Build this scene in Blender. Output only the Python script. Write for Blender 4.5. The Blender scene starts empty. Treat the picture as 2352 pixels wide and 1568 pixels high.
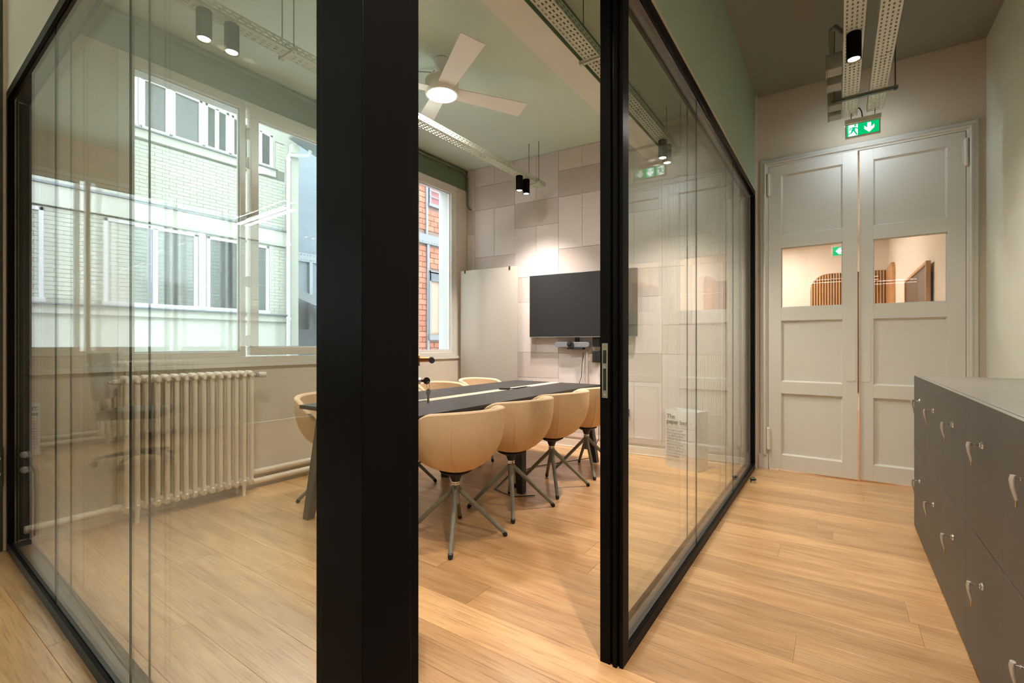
import bpy, bmesh, math, random
from mathutils import Vector, Matrix
random.seed(7)
PI = math.pi
scene = bpy.context.scene
C = scene.collection

# ------------------------------------------------------------------ camera
CAM_H = 1.14
cam = bpy.data.cameras.new('camera')
cam.sensor_width = 36.0
cam.lens = 36.0 * 1085.0 / 2352.0
cam.shift_y = 4.0 / 2352.0
cam.clip_start = 0.02
cam.clip_end = 200
camo = bpy.data.objects.new('camera', cam)
camo.location = (0, 0, CAM_H)
camo.rotation_euler = (PI / 2, 0, math.radians(34.58))
C.objects.link(camo)
scene.camera = camo

# ------------------------------------------------------------------ world: even overcast sky
SKY = 7.0
w = bpy.data.worlds.new('overcast_sky')
scene.world = w
w.use_nodes = True
bg = w.node_tree.nodes['Background']
bg.inputs[0].default_value = (0.87, 0.94, 1.0, 1)
bg.inputs[1].default_value = SKY

# ------------------------------------------------------------------ lamp strengths and exposure
FAN_L = 225.0      # fan lamp disc radiance
SPOT_W = 130.0      # every tray spotlight
CORR_W = 195.0      # corridor spotlights
LED_L = 14.0       # linear office lamps
BEYOND_L = 110.0    # linear lamps of the room behind the double door
vs = scene.view_settings
vs.view_transform = 'Standard'
vs.look = 'None'
vs.gamma = 1.0
vs.exposure = 0.2
vs.use_curve_mapping = False
cy = scene.cycles
cy.max_bounces = 7
cy.diffuse_bounces = 4
cy.glossy_bounces = 3
cy.transmission_bounces = 4
cy.transparent_max_bounces = 18
cy.use_adaptive_sampling = True
cy.adaptive_threshold = 0.12
cy.adaptive_min_samples = 16
cy.light_sampling_threshold = 0.03
cy.sample_clamp_indirect = 6.0
cy.use_denoising = True
cy.caustics_reflective = False
cy.caustics_refractive = False

# ------------------------------------------------------------------ materials
MATS = {}
def srgb(r, g, b):
    f = lambda v: ((v / 255 + 0.055) / 1.055) ** 2.4 if v > 10 else v / 255 / 12.92
    return (f(r), f(g), f(b))

def mat(name, col, rough=0.6, metal=0.0, spec=0.5, var=0.0, vscale=4.0, bump=0.0, bscale=60.0, rnd=0.0,
        emit=None, coat=0.0):
    m = bpy.data.materials.new(name)
    m.use_nodes = True
    nt = m.node_tree
    b = nt.nodes['Principled BSDF']
    b.inputs['Base Color'].default_value = (*col, 1)
    b.inputs['Roughness'].default_value = rough
    b.inputs['Metallic'].default_value = metal
    b.inputs['Specular IOR Level'].default_value = spec
    if coat:
        b.inputs['Coat Weight'].default_value = coat
        b.inputs['Coat Roughness'].default_value = 0.1
    if emit:
        b.inputs['Emission Color'].default_value = (*emit[:3], 1)
        b.inputs['Emission Strength'].default_value = emit[3]
    tc = nt.nodes.new('ShaderNodeTexCoord')
    if var or rnd:
        n = nt.nodes.new('ShaderNodeTexNoise')
        n.inputs['Scale'].default_value = vscale
        n.inputs['Detail'].default_value = 4
        nt.links.new(tc.outputs['Object'], n.inputs['Vector'])
        mr = nt.nodes.new('ShaderNodeMapRange')
        mr.inputs[1].default_value = 0.3
        mr.inputs[2].default_value = 0.7
        mr.inputs[3].default_value = 1 - var
        mr.inputs[4].default_value = 1 + var
        nt.links.new(n.outputs[0], mr.inputs[0])
        last = mr.outputs[0]
        if rnd:
            oi = nt.nodes.new('ShaderNodeObjectInfo')
            m2 = nt.nodes.new('ShaderNodeMapRange')
            m2.inputs[3].default_value = 1 - rnd
            m2.inputs[4].default_value = 1 + rnd
            nt.links.new(oi.outputs['Random'], m2.inputs[0])
            mm = nt.nodes.new('ShaderNodeMath')
            mm.operation = 'MULTIPLY'
            nt.links.new(last, mm.inputs[0])
            nt.links.new(m2.outputs[0], mm.inputs[1])
            last = mm.outputs[0]
        hs = nt.nodes.new('ShaderNodeHueSaturation')
        hs.inputs['Color'].default_value = (*col, 1)
        nt.links.new(last, hs.inputs['Value'])
        nt.links.new(hs.outputs[0], b.inputs['Base Color'])
    if bump:
        n = nt.nodes.new('ShaderNodeTexNoise')
        n.inputs['Scale'].default_value = bscale
        n.inputs['Detail'].default_value = 3
        nt.links.new(tc.outputs['Object'], n.inputs['Vector'])
        bp = nt.nodes.new('ShaderNodeBump')
        bp.inputs['Strength'].default_value = bump
        bp.inputs['Distance'].default_value = 0.01
        nt.links.new(n.outputs[0], bp.inputs['Height'])
        nt.links.new(bp.outputs[0], b.inputs['Normal'])
    MATS[name] = m
    return m

def emitter(name, col, strength):
    m = bpy.data.materials.new(name)
    m.use_nodes = True
    nt = m.node_tree
    nt.nodes.remove(nt.nodes['Principled BSDF'])
    e = nt.nodes.new('ShaderNodeEmission')
    e.inputs[0].default_value = (*col, 1)
    e.inputs[1].default_value = strength
    nt.links.new(e.outputs[0], nt.nodes['Material Output'].inputs[0])
    MATS[name] = m
    return m

def glass(name, tint):
    """clear sheet: straight transmission plus Fresnel (Schlick) mirror reflection on each face"""
    m = bpy.data.materials.new(name)
    m.use_nodes = True
    nt = m.node_tree
    nt.nodes.remove(nt.nodes['Principled BSDF'])
    g = nt.nodes.new('ShaderNodeNewGeometry')
    d = nt.nodes.new('ShaderNodeVectorMath'); d.operation = 'DOT_PRODUCT'
    nt.links.new(g.outputs['Normal'], d.inputs[0])
    nt.links.new(g.outputs['Incoming'], d.inputs[1])
    def M(op, a, bv=None):
        n = nt.nodes.new('ShaderNodeMath'); n.operation = op
        for i, v in enumerate((a, bv)):
            if v is None: continue
            if isinstance(v, (int, float)): n.inputs[i].default_value = v
            else: nt.links.new(v, n.inputs[i])
        return n.outputs[0]
    ab = M('ABSOLUTE', d.outputs['Value'])
    om = M('SUBTRACT', 1.0, ab)
    p5 = M('POWER', om, 5.0)
    fr = M('ADD', M('MULTIPLY', p5, 0.62), 0.029)
    tr = nt.nodes.new('ShaderNodeBsdfTransparent'); tr.inputs[0].default_value = (*tint, 1)
    gl = nt.nodes.new('ShaderNodeBsdfGlossy'); gl.inputs['Roughness'].default_value = 0.0
    gl.inputs['Color'].default_value = (1, 1, 1, 1)
    mx = nt.nodes.new('ShaderNodeMixShader')
    nt.links.new(fr, mx.inputs[0]); nt.links.new(tr.outputs[0], mx.inputs[1]); nt.links.new(gl.outputs[0], mx.inputs[2])
    nt.links.new(mx.outputs[0], nt.nodes['Material Output'].inputs[0])
    MATS[name] = m
    return m

def wood(name, c1, c2, dark, rough=0.36, grain=1.0, axis='X', rnd=0.10, spec=0.45, coat=0.0):
    m = bpy.data.materials.new(name)
    m.use_nodes = True
    nt = m.node_tree
    N, L = nt.nodes, nt.links
    b = N['Principled BSDF']
    tc = N.new('ShaderNodeTexCoord')
    oi = N.new('ShaderNodeObjectInfo')
    mul = N.new('ShaderNodeVectorMath'); mul.operation = 'SCALE'
    comb = N.new('ShaderNodeCombineXYZ')
    for i in range(3): L.new(oi.outputs['Random'], comb.inputs[i])
    L.new(comb.outputs[0], mul.inputs[0]); mul.inputs['Scale'].default_value = 37.0
    add = N.new('ShaderNodeVectorMath'); add.operation = 'ADD'
    L.new(tc.outputs['Object'], add.inputs[0]); L.new(mul.outputs[0], add.inputs[1])
    def mapped(sx, sy, sz):
        mp = N.new('ShaderNodeMapping')
        sc = (sx, sy, sz) if axis == 'X' else (sz, sy, sx)
        mp.inputs['Scale'].default_value = sc
        L.new(add.outputs[0], mp.inputs[0])
        return mp.outputs[0]
    n1 = N.new('ShaderNodeTexNoise'); n1.inputs['Scale'].default_value = 1.0; n1.inputs['Detail'].default_value = 6
    n1.inputs['Distortion'].default_value = 0.6
    L.new(mapped(2.0, 16.0, 16.0), n1.inputs['Vector'])
    n2 = N.new('ShaderNodeTexNoise'); n2.inputs['Scale'].default_value = 1.0; n2.inputs['Detail'].default_value = 5
    L.new(mapped(5.0, 130.0, 130.0), n2.inputs['Vector'])
    n3 = N.new('ShaderNodeTexNoise'); n3.inputs['Scale'].default_value = 1.0; n3.inputs['Detail'].default_value = 2
    L.new(mapped(1.1, 5.0, 5.0), n3.inputs['Vector'])
    mr = N.new('ShaderNodeMapRange'); mr.inputs[1].default_value = 0.3; mr.inputs[2].default_value = 0.7
    L.new(n1.outputs[0], mr.inputs[0])
    cr = N.new('ShaderNodeMix'); cr.data_type = 'RGBA'
    cr.inputs['A'].default_value = (*c1, 1); cr.inputs['B'].default_value = (*c2, 1)
    L.new(mr.outputs[0], cr.inputs['Factor'])
    # fine pores
    mr2 = N.new('ShaderNodeMapRange'); mr2.inputs[1].default_value = 0.5; mr2.inputs[2].default_value = 0.75
    mr2.inputs[3].default_value = 0.0; mr2.inputs[4].default_value = 0.62 * grain
    L.new(n2.outputs[0], mr2.inputs[0])
    cr2 = N.new('ShaderNodeMix'); cr2.data_type = 'RGBA'
    cr2.inputs['B'].default_value = (*dark, 1)
    L.new(mr2.outputs[0], cr2.inputs['Factor']); L.new(cr.outputs['Result'], cr2.inputs['A'])
    # occasional dark knots and splits
    vo = N.new('ShaderNodeTexVoronoi'); vo.inputs['Scale'].default_value = 1.0
    L.new(mapped(1.3, 5.5, 5.5), vo.inputs['Vector'])
    kr = N.new('ShaderNodeMapRange'); kr.inputs[1].default_value = 0.035; kr.inputs[2].default_value = 0.075
    kr.inputs[3].default_value = 0.75 * grain; kr.inputs[4].default_value = 0.0
    L.new(vo.outputs['Distance'], kr.inputs[0])
    gate = N.new('ShaderNodeMath'); gate.operation = 'GREATER_THAN'; gate.inputs[1].default_value = 0.72
    sep = N.new('ShaderNodeSeparateColor'); L.new(vo.outputs['Color'], sep.inputs[0]); L.new(sep.outputs[0], gate.inputs[0])
    gm = N.new('ShaderNodeMath'); gm.operation = 'MULTIPLY'
    L.new(kr.outputs[0], gm.inputs[0]); L.new(gate.outputs[0], gm.inputs[1])
    cr3 = N.new('ShaderNodeMix'); cr3.data_type = 'RGBA'; cr3.inputs['B'].default_value = (dark[0] * .4, dark[1] * .35, dark[2] * .3, 1)
    L.new(gm.outputs[0], cr3.inputs['Factor']); L.new(cr2.outputs['Result'], cr3.inputs['A'])
    # plank-to-plank and broad tone changes
    m2 = N.new('ShaderNodeMapRange'); m2.inputs[3].default_value = 1 - rnd; m2.inputs[4].default_value = 1 + rnd
    L.new(oi.outputs['Random'], m2.inputs[0])
    m3 = N.new('ShaderNodeMapRange'); m3.inputs[1].default_value = .3; m3.inputs[2].default_value = .7
    m3.inputs[3].default_value = 0.9; m3.inputs[4].default_value = 1.08
    L.new(n3.outputs[0], m3.inputs[0])
    mm = N.new('ShaderNodeMath'); mm.operation = 'MULTIPLY'; L.new(m2.outputs[0], mm.inputs[0]); L.new(m3.outputs[0], mm.inputs[1])
    hs = N.new('ShaderNodeHueSaturation'); L.new(cr3.outputs['Result'], hs.inputs['Color']); L.new(mm.outputs[0], hs.inputs['Value'])
    L.new(hs.outputs[0], b.inputs['Base Color'])
    b.inputs['Roughness'].default_value = rough
    b.inputs['Specular IOR Level'].default_value = spec
    b.inputs['Coat Weight'].default_value = coat
    b.inputs['Coat Roughness'].default_value = 0.22
    bp = N.new('ShaderNodeBump'); bp.inputs['Strength'].default_value = 0.12; bp.inputs['Distance'].default_value = 0.004
    L.new(n2.outputs[0], bp.inputs['Height']); L.new(bp.outputs[0], b.inputs['Normal'])
    MATS[name] = m
    return m

def felt(name, col, ribs=False):
    m = mat(name, col, rough=0.95, spec=0.15, rnd=0.05, var=0.02, vscale=3)
    nt = m.node_tree; N, L = nt.nodes, nt.links
    b = N['Principled BSDF']
    tc = N.new('ShaderNodeTexCoord')
    n = N.new('ShaderNodeTexNoise'); n.inputs['Scale'].default_value = 170; n.inputs['Detail'].default_value = 2
    L.new(tc.outputs['Object'], n.inputs['Vector'])
    mr = N.new('ShaderNodeMapRange'); mr.inputs[1].default_value = .25; mr.inputs[2].default_value = .75
    mr.inputs[3].default_value = .80; mr.inputs[4].default_value = 1.2
    L.new(n.outputs[0], mr.inputs[0])
    hs2 = N.new('ShaderNodeHueSaturation'); L.new(mr.outputs[0], hs2.inputs['Value'])
    src = b.inputs['Base Color'].links[0].from_socket
    L.new(src, hs2.inputs['Color']); L.new(hs2.outputs[0], b.inputs['Base Color'])
    bp = N.new('ShaderNodeBump'); bp.inputs['Strength'].default_value = .35; bp.inputs['Distance'].default_value = .004
    L.new(n.outputs[0], bp.inputs['Height'])
    if ribs:
        wv = N.new('ShaderNodeTexWave'); wv.bands_direction = 'X'; wv.inputs['Scale'].default_value = 16
        wv.inputs['Distortion'].default_value = 1.5
        L.new(tc.outputs['Object'], wv.inputs['Vector'])
        b2 = N.new('ShaderNodeBump'); b2.inputs['Strength'].default_value = .5; b2.inputs['Distance'].default_value = .006
        L.new(wv.outputs[0], b2.inputs['Height']); L.new(bp.outputs[0], b2.inputs['Normal'])
        L.new(b2.outputs[0], b.inputs['Normal'])
    else:
        L.new(bp.outputs[0], b.inputs['Normal'])
    return m

mat('black_metal', (0.007, 0.0067, 0.0063), rough=0.30, spec=0.03, bump=0.02, bscale=220)
mat('anodised', (0.16, 0.145, 0.13), rough=0.3, metal=0.7)
mat('black_plastic', (0.013, 0.013, 0.013), rough=0.5)
mat('black_rubber', (0.010, 0.010, 0.010), rough=0.8)
mat('gasket', (0.02, 0.02, 0.02), rough=0.7)
mat('glass_edge', (0.055, 0.085, 0.075), rough=0.25)
glass('partition_glass', (0.970, 0.986, 0.974))
glass('window_glass', (0.975, 0.99, 0.985))
glass('door_glass', (0.985, 0.99, 0.985))
wood('oak_floor', srgb(215, 171, 119), srgb(187, 139, 89), srgb(132, 88, 50), rough=0.34, rnd=0.15, spec=.6, coat=.7)
wood('oak_slat', srgb(205, 160, 112), srgb(186, 138, 90), srgb(140, 96, 60), axis='Z', rnd=0.06, rough=.5)
wood('oak_board', srgb(226, 204, 176), srgb(214, 188, 156), srgb(176, 146, 112), axis='Z', rnd=0.02, rough=.5)
wood('dark_veneer', srgb(96, 78, 64), srgb(80, 64, 52), srgb(52, 40, 32), axis='Z', rnd=0.02, rough=.4)
wood('table_leg_black', srgb(48, 46, 45), srgb(38, 37, 36), srgb(22, 21, 20), axis='Z', rnd=0.02, rough=.5)
felt('felt_light', srgb(220, 209, 204))
felt('felt_warm', srgb(204, 191, 184))
felt('felt_ribbed', srgb(214, 204, 194), ribs=True)
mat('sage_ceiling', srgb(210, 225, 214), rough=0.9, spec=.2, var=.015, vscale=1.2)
mat('beam_paint', srgb(226, 228, 220), rough=0.9, spec=.2, var=.02, vscale=3)
mat('sage_wall', srgb(116, 131, 110), rough=0.88, spec=.2, var=.02, vscale=1.5)
mat('sage_wall_lit', srgb(166, 182, 160), rough=0.88, spec=.2, var=.02, vscale=1.5)  # sage wall paint, lightened to carry bounce light on the header strip
mat('sage_pipe', srgb(118, 130, 106), rough=0.6)
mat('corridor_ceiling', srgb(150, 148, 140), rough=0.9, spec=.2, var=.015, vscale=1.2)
mat('beige_wall', srgb(214, 203, 186), rough=0.88, spec=.2, var=.02, vscale=1.6, bump=.03, bscale=90)
mat('door_wall_paint', srgb(204, 190, 168), rough=0.85, spec=.25, var=.03, vscale=1.3, bump=.04, bscale=50)
mat('cream_wall', srgb(226, 228, 216), rough=0.85, spec=.25, var=.015, vscale=1.3, bump=.03, bscale=50)
mat('end_cap', srgb(74, 70, 60), rough=.6)
mat('header_paint', srgb(192, 192, 172), rough=.88, spec=.2, var=.015, vscale=1.4)
mat('white_wall', srgb(232, 226, 216), rough=0.9, spec=.2, var=.01)
mat('door_paint', srgb(212, 208, 198), rough=0.42, spec=.4, var=.012, vscale=2.0, bump=.035, bscale=28)
mat('skirting_white', srgb(226, 220, 210), rough=0.45, spec=.4)
mat('window_paint', srgb(222, 218, 210), rough=0.4, spec=.4, var=.01)
mat('reveal_white', srgb(196, 197, 197), rough=0.8)
mat('radiator_paint', srgb(226, 214, 196), rough=0.38, spec=.45, var=.01)
mat('galvanised', srgb(214, 216, 206), rough=0.48, metal=0.15, var=.04, vscale=18)
mat('tray_green', srgb(196, 202, 186), rough=0.55, metal=0.0, var=.03, vscale=12)
mat('rod_steel', srgb(120, 124, 112), rough=0.45, metal=0.6)
mat('steel', srgb(190, 188, 182), rough=0.28, metal=1.0)
mat('brass_worn', srgb(196, 168, 120), rough=0.32, metal=1.0)
mat('bronze', srgb(150, 104, 62), rough=0.3, metal=1.0)
mat('chrome', srgb(220, 220, 220), rough=0.12, metal=1.0)
mat('fan_white', srgb(246, 246, 246), rough=0.5, spec=.35)
mat('table_laminate', srgb(54, 51, 49), rough=0.42, spec=.25, var=.02, vscale=8)
mat('table_edge', srgb(34, 32, 31), rough=0.5)
mat('chair_wool', srgb(212, 182, 148), rough=0.95, spec=.1, var=.03, vscale=30, bump=.25, bscale=420)
mat('chair_base', srgb(122, 118, 104), rough=0.45, spec=.4)
mat('screen', (0.020, 0.020, 0.021), rough=0.42, spec=.35)
mat('dark_frame', (0.012, 0.012, 0.013), rough=0.4)
mat('speaker_grey', srgb(120, 122, 126), rough=0.6, var=.06, vscale=300)
mat('lens_black', (0.006, 0.01, 0.012), rough=0.08)
mat('board_glass', srgb(176, 168, 157), rough=0.10, spec=.6)
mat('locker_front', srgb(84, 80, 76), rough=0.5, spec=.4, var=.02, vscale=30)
mat('locker_top_sheen', srgb(146, 142, 133), rough=0.35, spec=.5, var=.015, vscale=20)  # pale tone carries the wall's reflection on the locker tops
mat('locker_gap', (0.006, 0.006, 0.006), rough=0.9)
mat('clear_plastic', srgb(205, 192, 180), rough=0.15, spec=.6)
MATS['clear_plastic'].node_tree.nodes['Principled BSDF'].inputs['Transmission Weight'].default_value = 0.25
mat('paper_white', srgb(240, 240, 242), rough=0.85, spec=.15, bump=.10, bscale=16)
mat('ink', (0.020, 0.019, 0.018), rough=0.8)
mat('ink_grey', (0.12, 0.115, 0.11), rough=0.8)
mat('box_grey', srgb(160, 160, 150), rough=0.55)
mat('facade_cream', srgb(176, 180, 170), rough=0.9, spec=.15, var=.02, vscale=1.0)
mat('facade_brick', srgb(174, 179, 168), rough=0.9, spec=.15, rnd=0.02)
mat('facade_mortar', srgb(112, 118, 108), rough=0.95)
mat('facade_frame', srgb(192, 194, 196), rough=0.5)
mat('facade_pane', srgb(58, 68, 72), rough=0.06, spec=.6, var=.12, vscale=1.3)
mat('zinc', srgb(118, 126, 132), rough=0.5, metal=.3, var=.08, vscale=4)
mat('grey_render', srgb(108, 118, 128), rough=0.9, var=.05, vscale=1.0)
mat('grey_dark', srgb(88, 96, 102), rough=0.9, var=.06)
mat('roof_moss', srgb(150, 150, 132), rough=0.95, var=.14, vscale=8)
mat('red_brick', srgb(152, 98, 78), rough=0.92, var=.10, vscale=14, rnd=0.20, bump=.3, bscale=60)
mat('brick_mortar', srgb(120, 104, 94), rough=0.95, var=.1, vscale=20)
mat('steel_paint', srgb(104, 110, 114), rough=0.6)
mat('curtain_red', srgb(130, 84, 84), rough=0.7)
mat('tan_interior', srgb(150, 134, 116), rough=0.8)
mat('cable_black', (0.012, 0.012, 0.012), rough=0.55)
mat('cable_grey', srgb(120, 118, 110), rough=0.5)
mat('plug_grey', srgb(206, 200, 190), rough=0.5)
mat('sign_frame', srgb(214, 212, 204), rough=0.4)
emitter('sign_green', (0.0, 0.46, 0.14), 1.1)
emitter('sign_white', (0.93, 1.0, 0.97), 1.7)
emitter('fan_glow', (1.0, 0.96, 0.93), FAN_L)
emitter('spot_glow', (1.0, 0.80, 0.58), 40.0)
emitter('led_glow', (1.0, 0.94, 0.88), LED_L)
emitter('led_fill_glow', (0.97, 1.0, 0.98), LED_L * 5.5)  # added upward glow, brightens office ceiling and corridor by bounce
emitter('beyond_glow', (1.0, 0.88, 0.74), BEYOND_L)
emitter('exit_lamp', (0.80, 0.92, 1.0), 450.0)

# ------------------------------------------------------------------ mesh helper
class MB:
    def __init__(s):
        s.v = []; s.f = []; s.mi = []
    def _add(s, vs, fs, mi=0):
        o = len(s.v); s.v += [tuple(p) for p in vs]
        s.f += [tuple(o + i for i in f) for f in fs]; s.mi += [mi] * len(fs)
        return s
    def box(s, x0, x1, y0, y1, z0, z1, mi=0):
        x0, x1 = min(x0, x1), max(x0, x1); y0, y1 = min(y0, y1), max(y0, y1); z0, z1 = min(z0, z1), max(z0, z1)
        return s._add([(x0, y0, z0), (x1, y0, z0), (x1, y1, z0), (x0, y1, z0), (x0, y0, z1), (x1, y0, z1), (x1, y1, z1), (x0, y1, z1)],
                      [(0, 3, 2, 1), (4, 5, 6, 7), (0, 1, 5, 4), (1, 2, 6, 5), (2, 3, 7, 6), (3, 0, 4, 7)], mi)
    def hexa(s, p, mi=0):   # 8 points, bottom ring then top ring
        return s._add(p, [(0, 3, 2, 1), (4, 5, 6, 7), (0, 1, 5, 4), (1, 2, 6, 5), (2, 3, 7, 6), (3, 0, 4, 7)], mi)
    def prism(s, poly, a, b, axis='z', mi=0):   # poly 2D ccw extruded a..b
        def P(p, t):
            return {'z': (p[0], p[1], t), 'y': (p[0], t, p[1]), 'x': (t, p[0], p[1])}[axis]
        n = len(poly)
        vs = [P(p, a) for p in poly] + [P(p, b) for p in poly]
        fs = [tuple(range(n))[::-1], tuple(range(n, 2 * n))] + [(i, (i + 1) % n, n + (i + 1) % n, n + i) for i in range(n)]
        return s._add(vs, fs, mi)
    def cyl(s, p0, p1, r, n=16, r2=None, caps=True, mi=0):
        r2 = r if r2 is None else r2
        p0, p1 = Vector(p0), Vector(p1); d = (p1 - p0).normalized()
        a = d.orthogonal().normalized(); b = d.cross(a)
        vs = []
        for p, rr in ((p0, r), (p1, r2)):
            for i in range(n):
                t = 2 * PI * i / n
                vs.append(p + a * (rr * math.cos(t)) + b * (rr * math.sin(t)))
        fs = [(i, (i + 1) % n, n + (i + 1) % n, n + i) for i in range(n)]
        if caps: fs += [tuple(range(n))[::-1], tuple(range(n, 2 * n))]
        return s._add(vs, fs, mi)
    def tube(s, pts, r, n=8, mi=0):
        pts = [Vector(p) for p in pts]; m = len(pts)
        vs = []; prev = None
        for k, p in enumerate(pts):
            d = (pts[min(k + 1, m - 1)] - pts[max(k - 1, 0)]).normalized()
            if prev is None: a = d.orthogonal().normalized()
            else:
                a = prev - d * prev.dot(d)
                a = a.normalized() if a.length > 1e-6 else d.orthogonal().normalized()
            prev = a; b = d.cross(a)
            rr = r[k] if isinstance(r, (list, tuple)) else r
            for i in range(n):
                t = 2 * PI * i / n
                vs.append(p + a * (rr * math.cos(t)) + b * (rr * math.sin(t)))
        fs = [(k * n + i, k * n + (i + 1) % n, (k + 1) * n + (i + 1) % n, (k + 1) * n + i) for k in range(m - 1) for i in range(n)]
        fs += [tuple(range(n))[::-1], tuple((m - 1) * n + i for i in range(n))]
        return s._add(vs, fs, mi)
    def lathe(s, prof, c=(0, 0, 0), n=32, mi=0, caps=True):   # prof: (r, z) from bottom to top
        vs = []; m = len(prof)
        for r, z in prof:
            for i in range(n):
                t = 2 * PI * i / n
                vs.append((c[0] + r * math.cos(t), c[1] + r * math.sin(t), c[2] + z))
        fs = [(k * n + i, k * n + (i + 1) % n, (k + 1) * n + (i + 1) % n, (k + 1) * n + i) for k in range(m - 1) for i in range(n)]
        if caps and prof[0][0] > 1e-6: fs.append(tuple(range(n))[::-1])
        if caps and prof[-1][0] > 1e-6: fs.append(tuple((m - 1) * n + i for i in range(n)))
        return s._add(vs, fs, mi)
    def xform(s, M):
        s.v = [tuple(M @ Vector(p)) for p in s.v]
        return s
    def mesh(s, name, bevel=0.0, smooth=True):
        me = bpy.data.meshes.new(name)
        me.from_pydata(s.v, [], s.f)
        me.polygons.foreach_set('material_index', s.mi)
        bm = bmesh.new(); bm.from_mesh(me)
        bmesh.ops.recalc_face_normals(bm, faces=bm.faces)
        bev = None
        if bevel:
            bev = bmesh.ops.bevel(bm, geom=[e for e in bm.edges if len(e.link_faces) == 2 and e.calc_face_angle() > 0.6],
                            offset=bevel, segments=2, profile=.5, affect='EDGES', clamp_overlap=True)
        flags = None
        if bev is not None:
            nf = set(bev['faces'])
            flags = [f in nf for f in bm.faces]
        bm.to_mesh(me); bm.free()
        if smooth:
            me.polygons.foreach_set('use_smooth', flags if flags else [True] * len(me.polygons))
            me.set_sharp_from_angle(angle=math.radians(35))
            if flags: me.polygons.foreach_set('use_smooth', flags)
        me.update()
        return me
    def build(s, name, m, parent=None, bevel=0.0, smooth=True, loc=None, rz=None):
        me = s.mesh(name, bevel, smooth)
        for mm in (m if isinstance(m, (list, tuple)) else [m]):
            me.materials.append(MATS[mm])
        return link(name, me, parent, loc, rz)

def link(name, me, parent=None, loc=None, rz=None):
    o = bpy.data.objects.new(name, me)
    C.objects.link(o)
    if parent is not None: o.parent = parent
    if loc is not None: o.location = loc
    if rz is not None: o.rotation_euler = (0, 0, rz)
    return o

def tag(o, label=None, cat=None, group=None, kind=None):
    if label: o['label'] = label
    if cat: o['category'] = cat
    if group: o['group'] = group
    if kind: o['kind'] = kind
    return o

def thing(name, label, cat, loc=(0, 0, 0), rz=0.0, group=None, kind=None):
    o = bpy.data.objects.new(name, None)
    o.empty_display_size = 0.1
    C.objects.link(o)
    o.location = loc; o.rotation_euler = (0, 0, rz)
    return tag(o, label, cat, group, kind)

def copy_tree(o, parent=None):
    c = o.copy(); C.objects.link(c)
    if parent is not None: c.parent = parent
    for ch in list(o.children): copy_tree(ch, c)
    return c

def text_mesh(s, size, mb_mat, name, parent, M, depth=0.0003, bold=0.0, spacing=1.0):
    cu = bpy.data.curves.new('lettering', 'FONT')
    cu.body = s; cu.size = size; cu.extrude = depth; cu.offset = bold; cu.space_character = spacing
    cu.resolution_u = 3
    t = bpy.data.objects.new('lettering', cu); C.objects.link(t)
    dg = bpy.context.evaluated_depsgraph_get(); dg.update()
    me = bpy.data.meshes.new_from_object(t.evaluated_get(dg))
    bpy.data.objects.remove(t); bpy.data.curves.remove(cu)
    me.materials.clear(); me.materials.append(MATS[mb_mat])
    me.transform(M)
    me.name = name
    return link(name, me, parent)

def spotlamp(parent, loc, power, size=88, blend=.8, col=(1.0, .90, .82), rot=(0, 0, 0)):
    l = bpy.data.lights.new('spot_beam', 'SPOT')
    l.energy = power; l.spot_size = math.radians(size); l.spot_blend = blend
    l.color = col; l.shadow_soft_size = 0.03
    o = bpy.data.objects.new('spot_beam', l); C.objects.link(o)
    o.parent = parent; o.location = loc; o.rotation_euler = rot
    return o

# ================================================================== STRUCTURE
XW, XC, XR = -3.81, -0.618, 0.906        # window wall, partition face, corridor wall
YD = 4.87                                # double-door wall
HC, HR, HP = 3.40, 3.29, 2.52            # corridor ceiling, room ceiling, partition top
XO, YO, XE = -7.05, -6.5, 3.2            # open office behind the camera
def struct(name, mb, m, label, cat, parent=None, bevel=0.0):
    o = mb.build(name, m, parent, bevel)
    return tag(o, label, cat, kind='structure')

# ---- floor: slab with real planks
fl = struct('floor', MB().box(XO, XE, YO, 0.49, -0.12, -0.004).box(XW - .02, XR + .02, 0.49, 10.1, -0.12, -0.004), 'oak_floor',
            'honey oak plank floor running under the glass partitions', 'floor')
PW = 0.186
row = 0
y = -1.95
while y < YD - 0.001:
    y1 = min(y + PW, YD + .02)
    xa, xb = (XO, XE) if y < 0.36 else (XW, XR)
    if y < .36: xb = 1.3
    x = xa - random.uniform(0, 1.4)
    while x < xb:
        ln = random.uniform(1.3, 2.3)
        p0, p1 = max(x, xa), min(x + ln, xb)
        if p1 - p0 > 0.06:
            hx, hy = (p1 - p0) / 2, (y1 - y) / 2
            g = 0.0007
            mb = MB()
            t = 0.00025
            vs_ = [(-hx + g, -hy + g, -.004), (hx - g, -hy + g, -.004), (hx - g, hy - g, -.004), (-hx + g, hy - g, -.004),
                   (-hx + g, -hy + g, -t), (hx - g, -hy + g, -t), (hx - g, hy - g, -t), (-hx + g, hy - g, -t),
                   (-hx + g + t, -hy + g + t, 0), (hx - g - t, -hy + g + t, 0), (hx - g - t, hy - g - t, 0), (-hx + g + t, hy - g - t, 0)]
            mb._add(vs_, [(0, 1, 5, 4), (1, 2, 6, 5), (2, 3, 7, 6), (3, 0, 4, 7), (4, 5, 9, 8), (5, 6, 10, 9), (6, 7, 11, 10), (7, 4, 8, 11), (8, 9, 10, 11)])
            mb.build('plank', 'oak_floor', fl, smooth=False, loc=((p0 + p1) / 2, (y + y1) / 2, 0))
        x += ln
    y += PW
    row += 1

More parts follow.
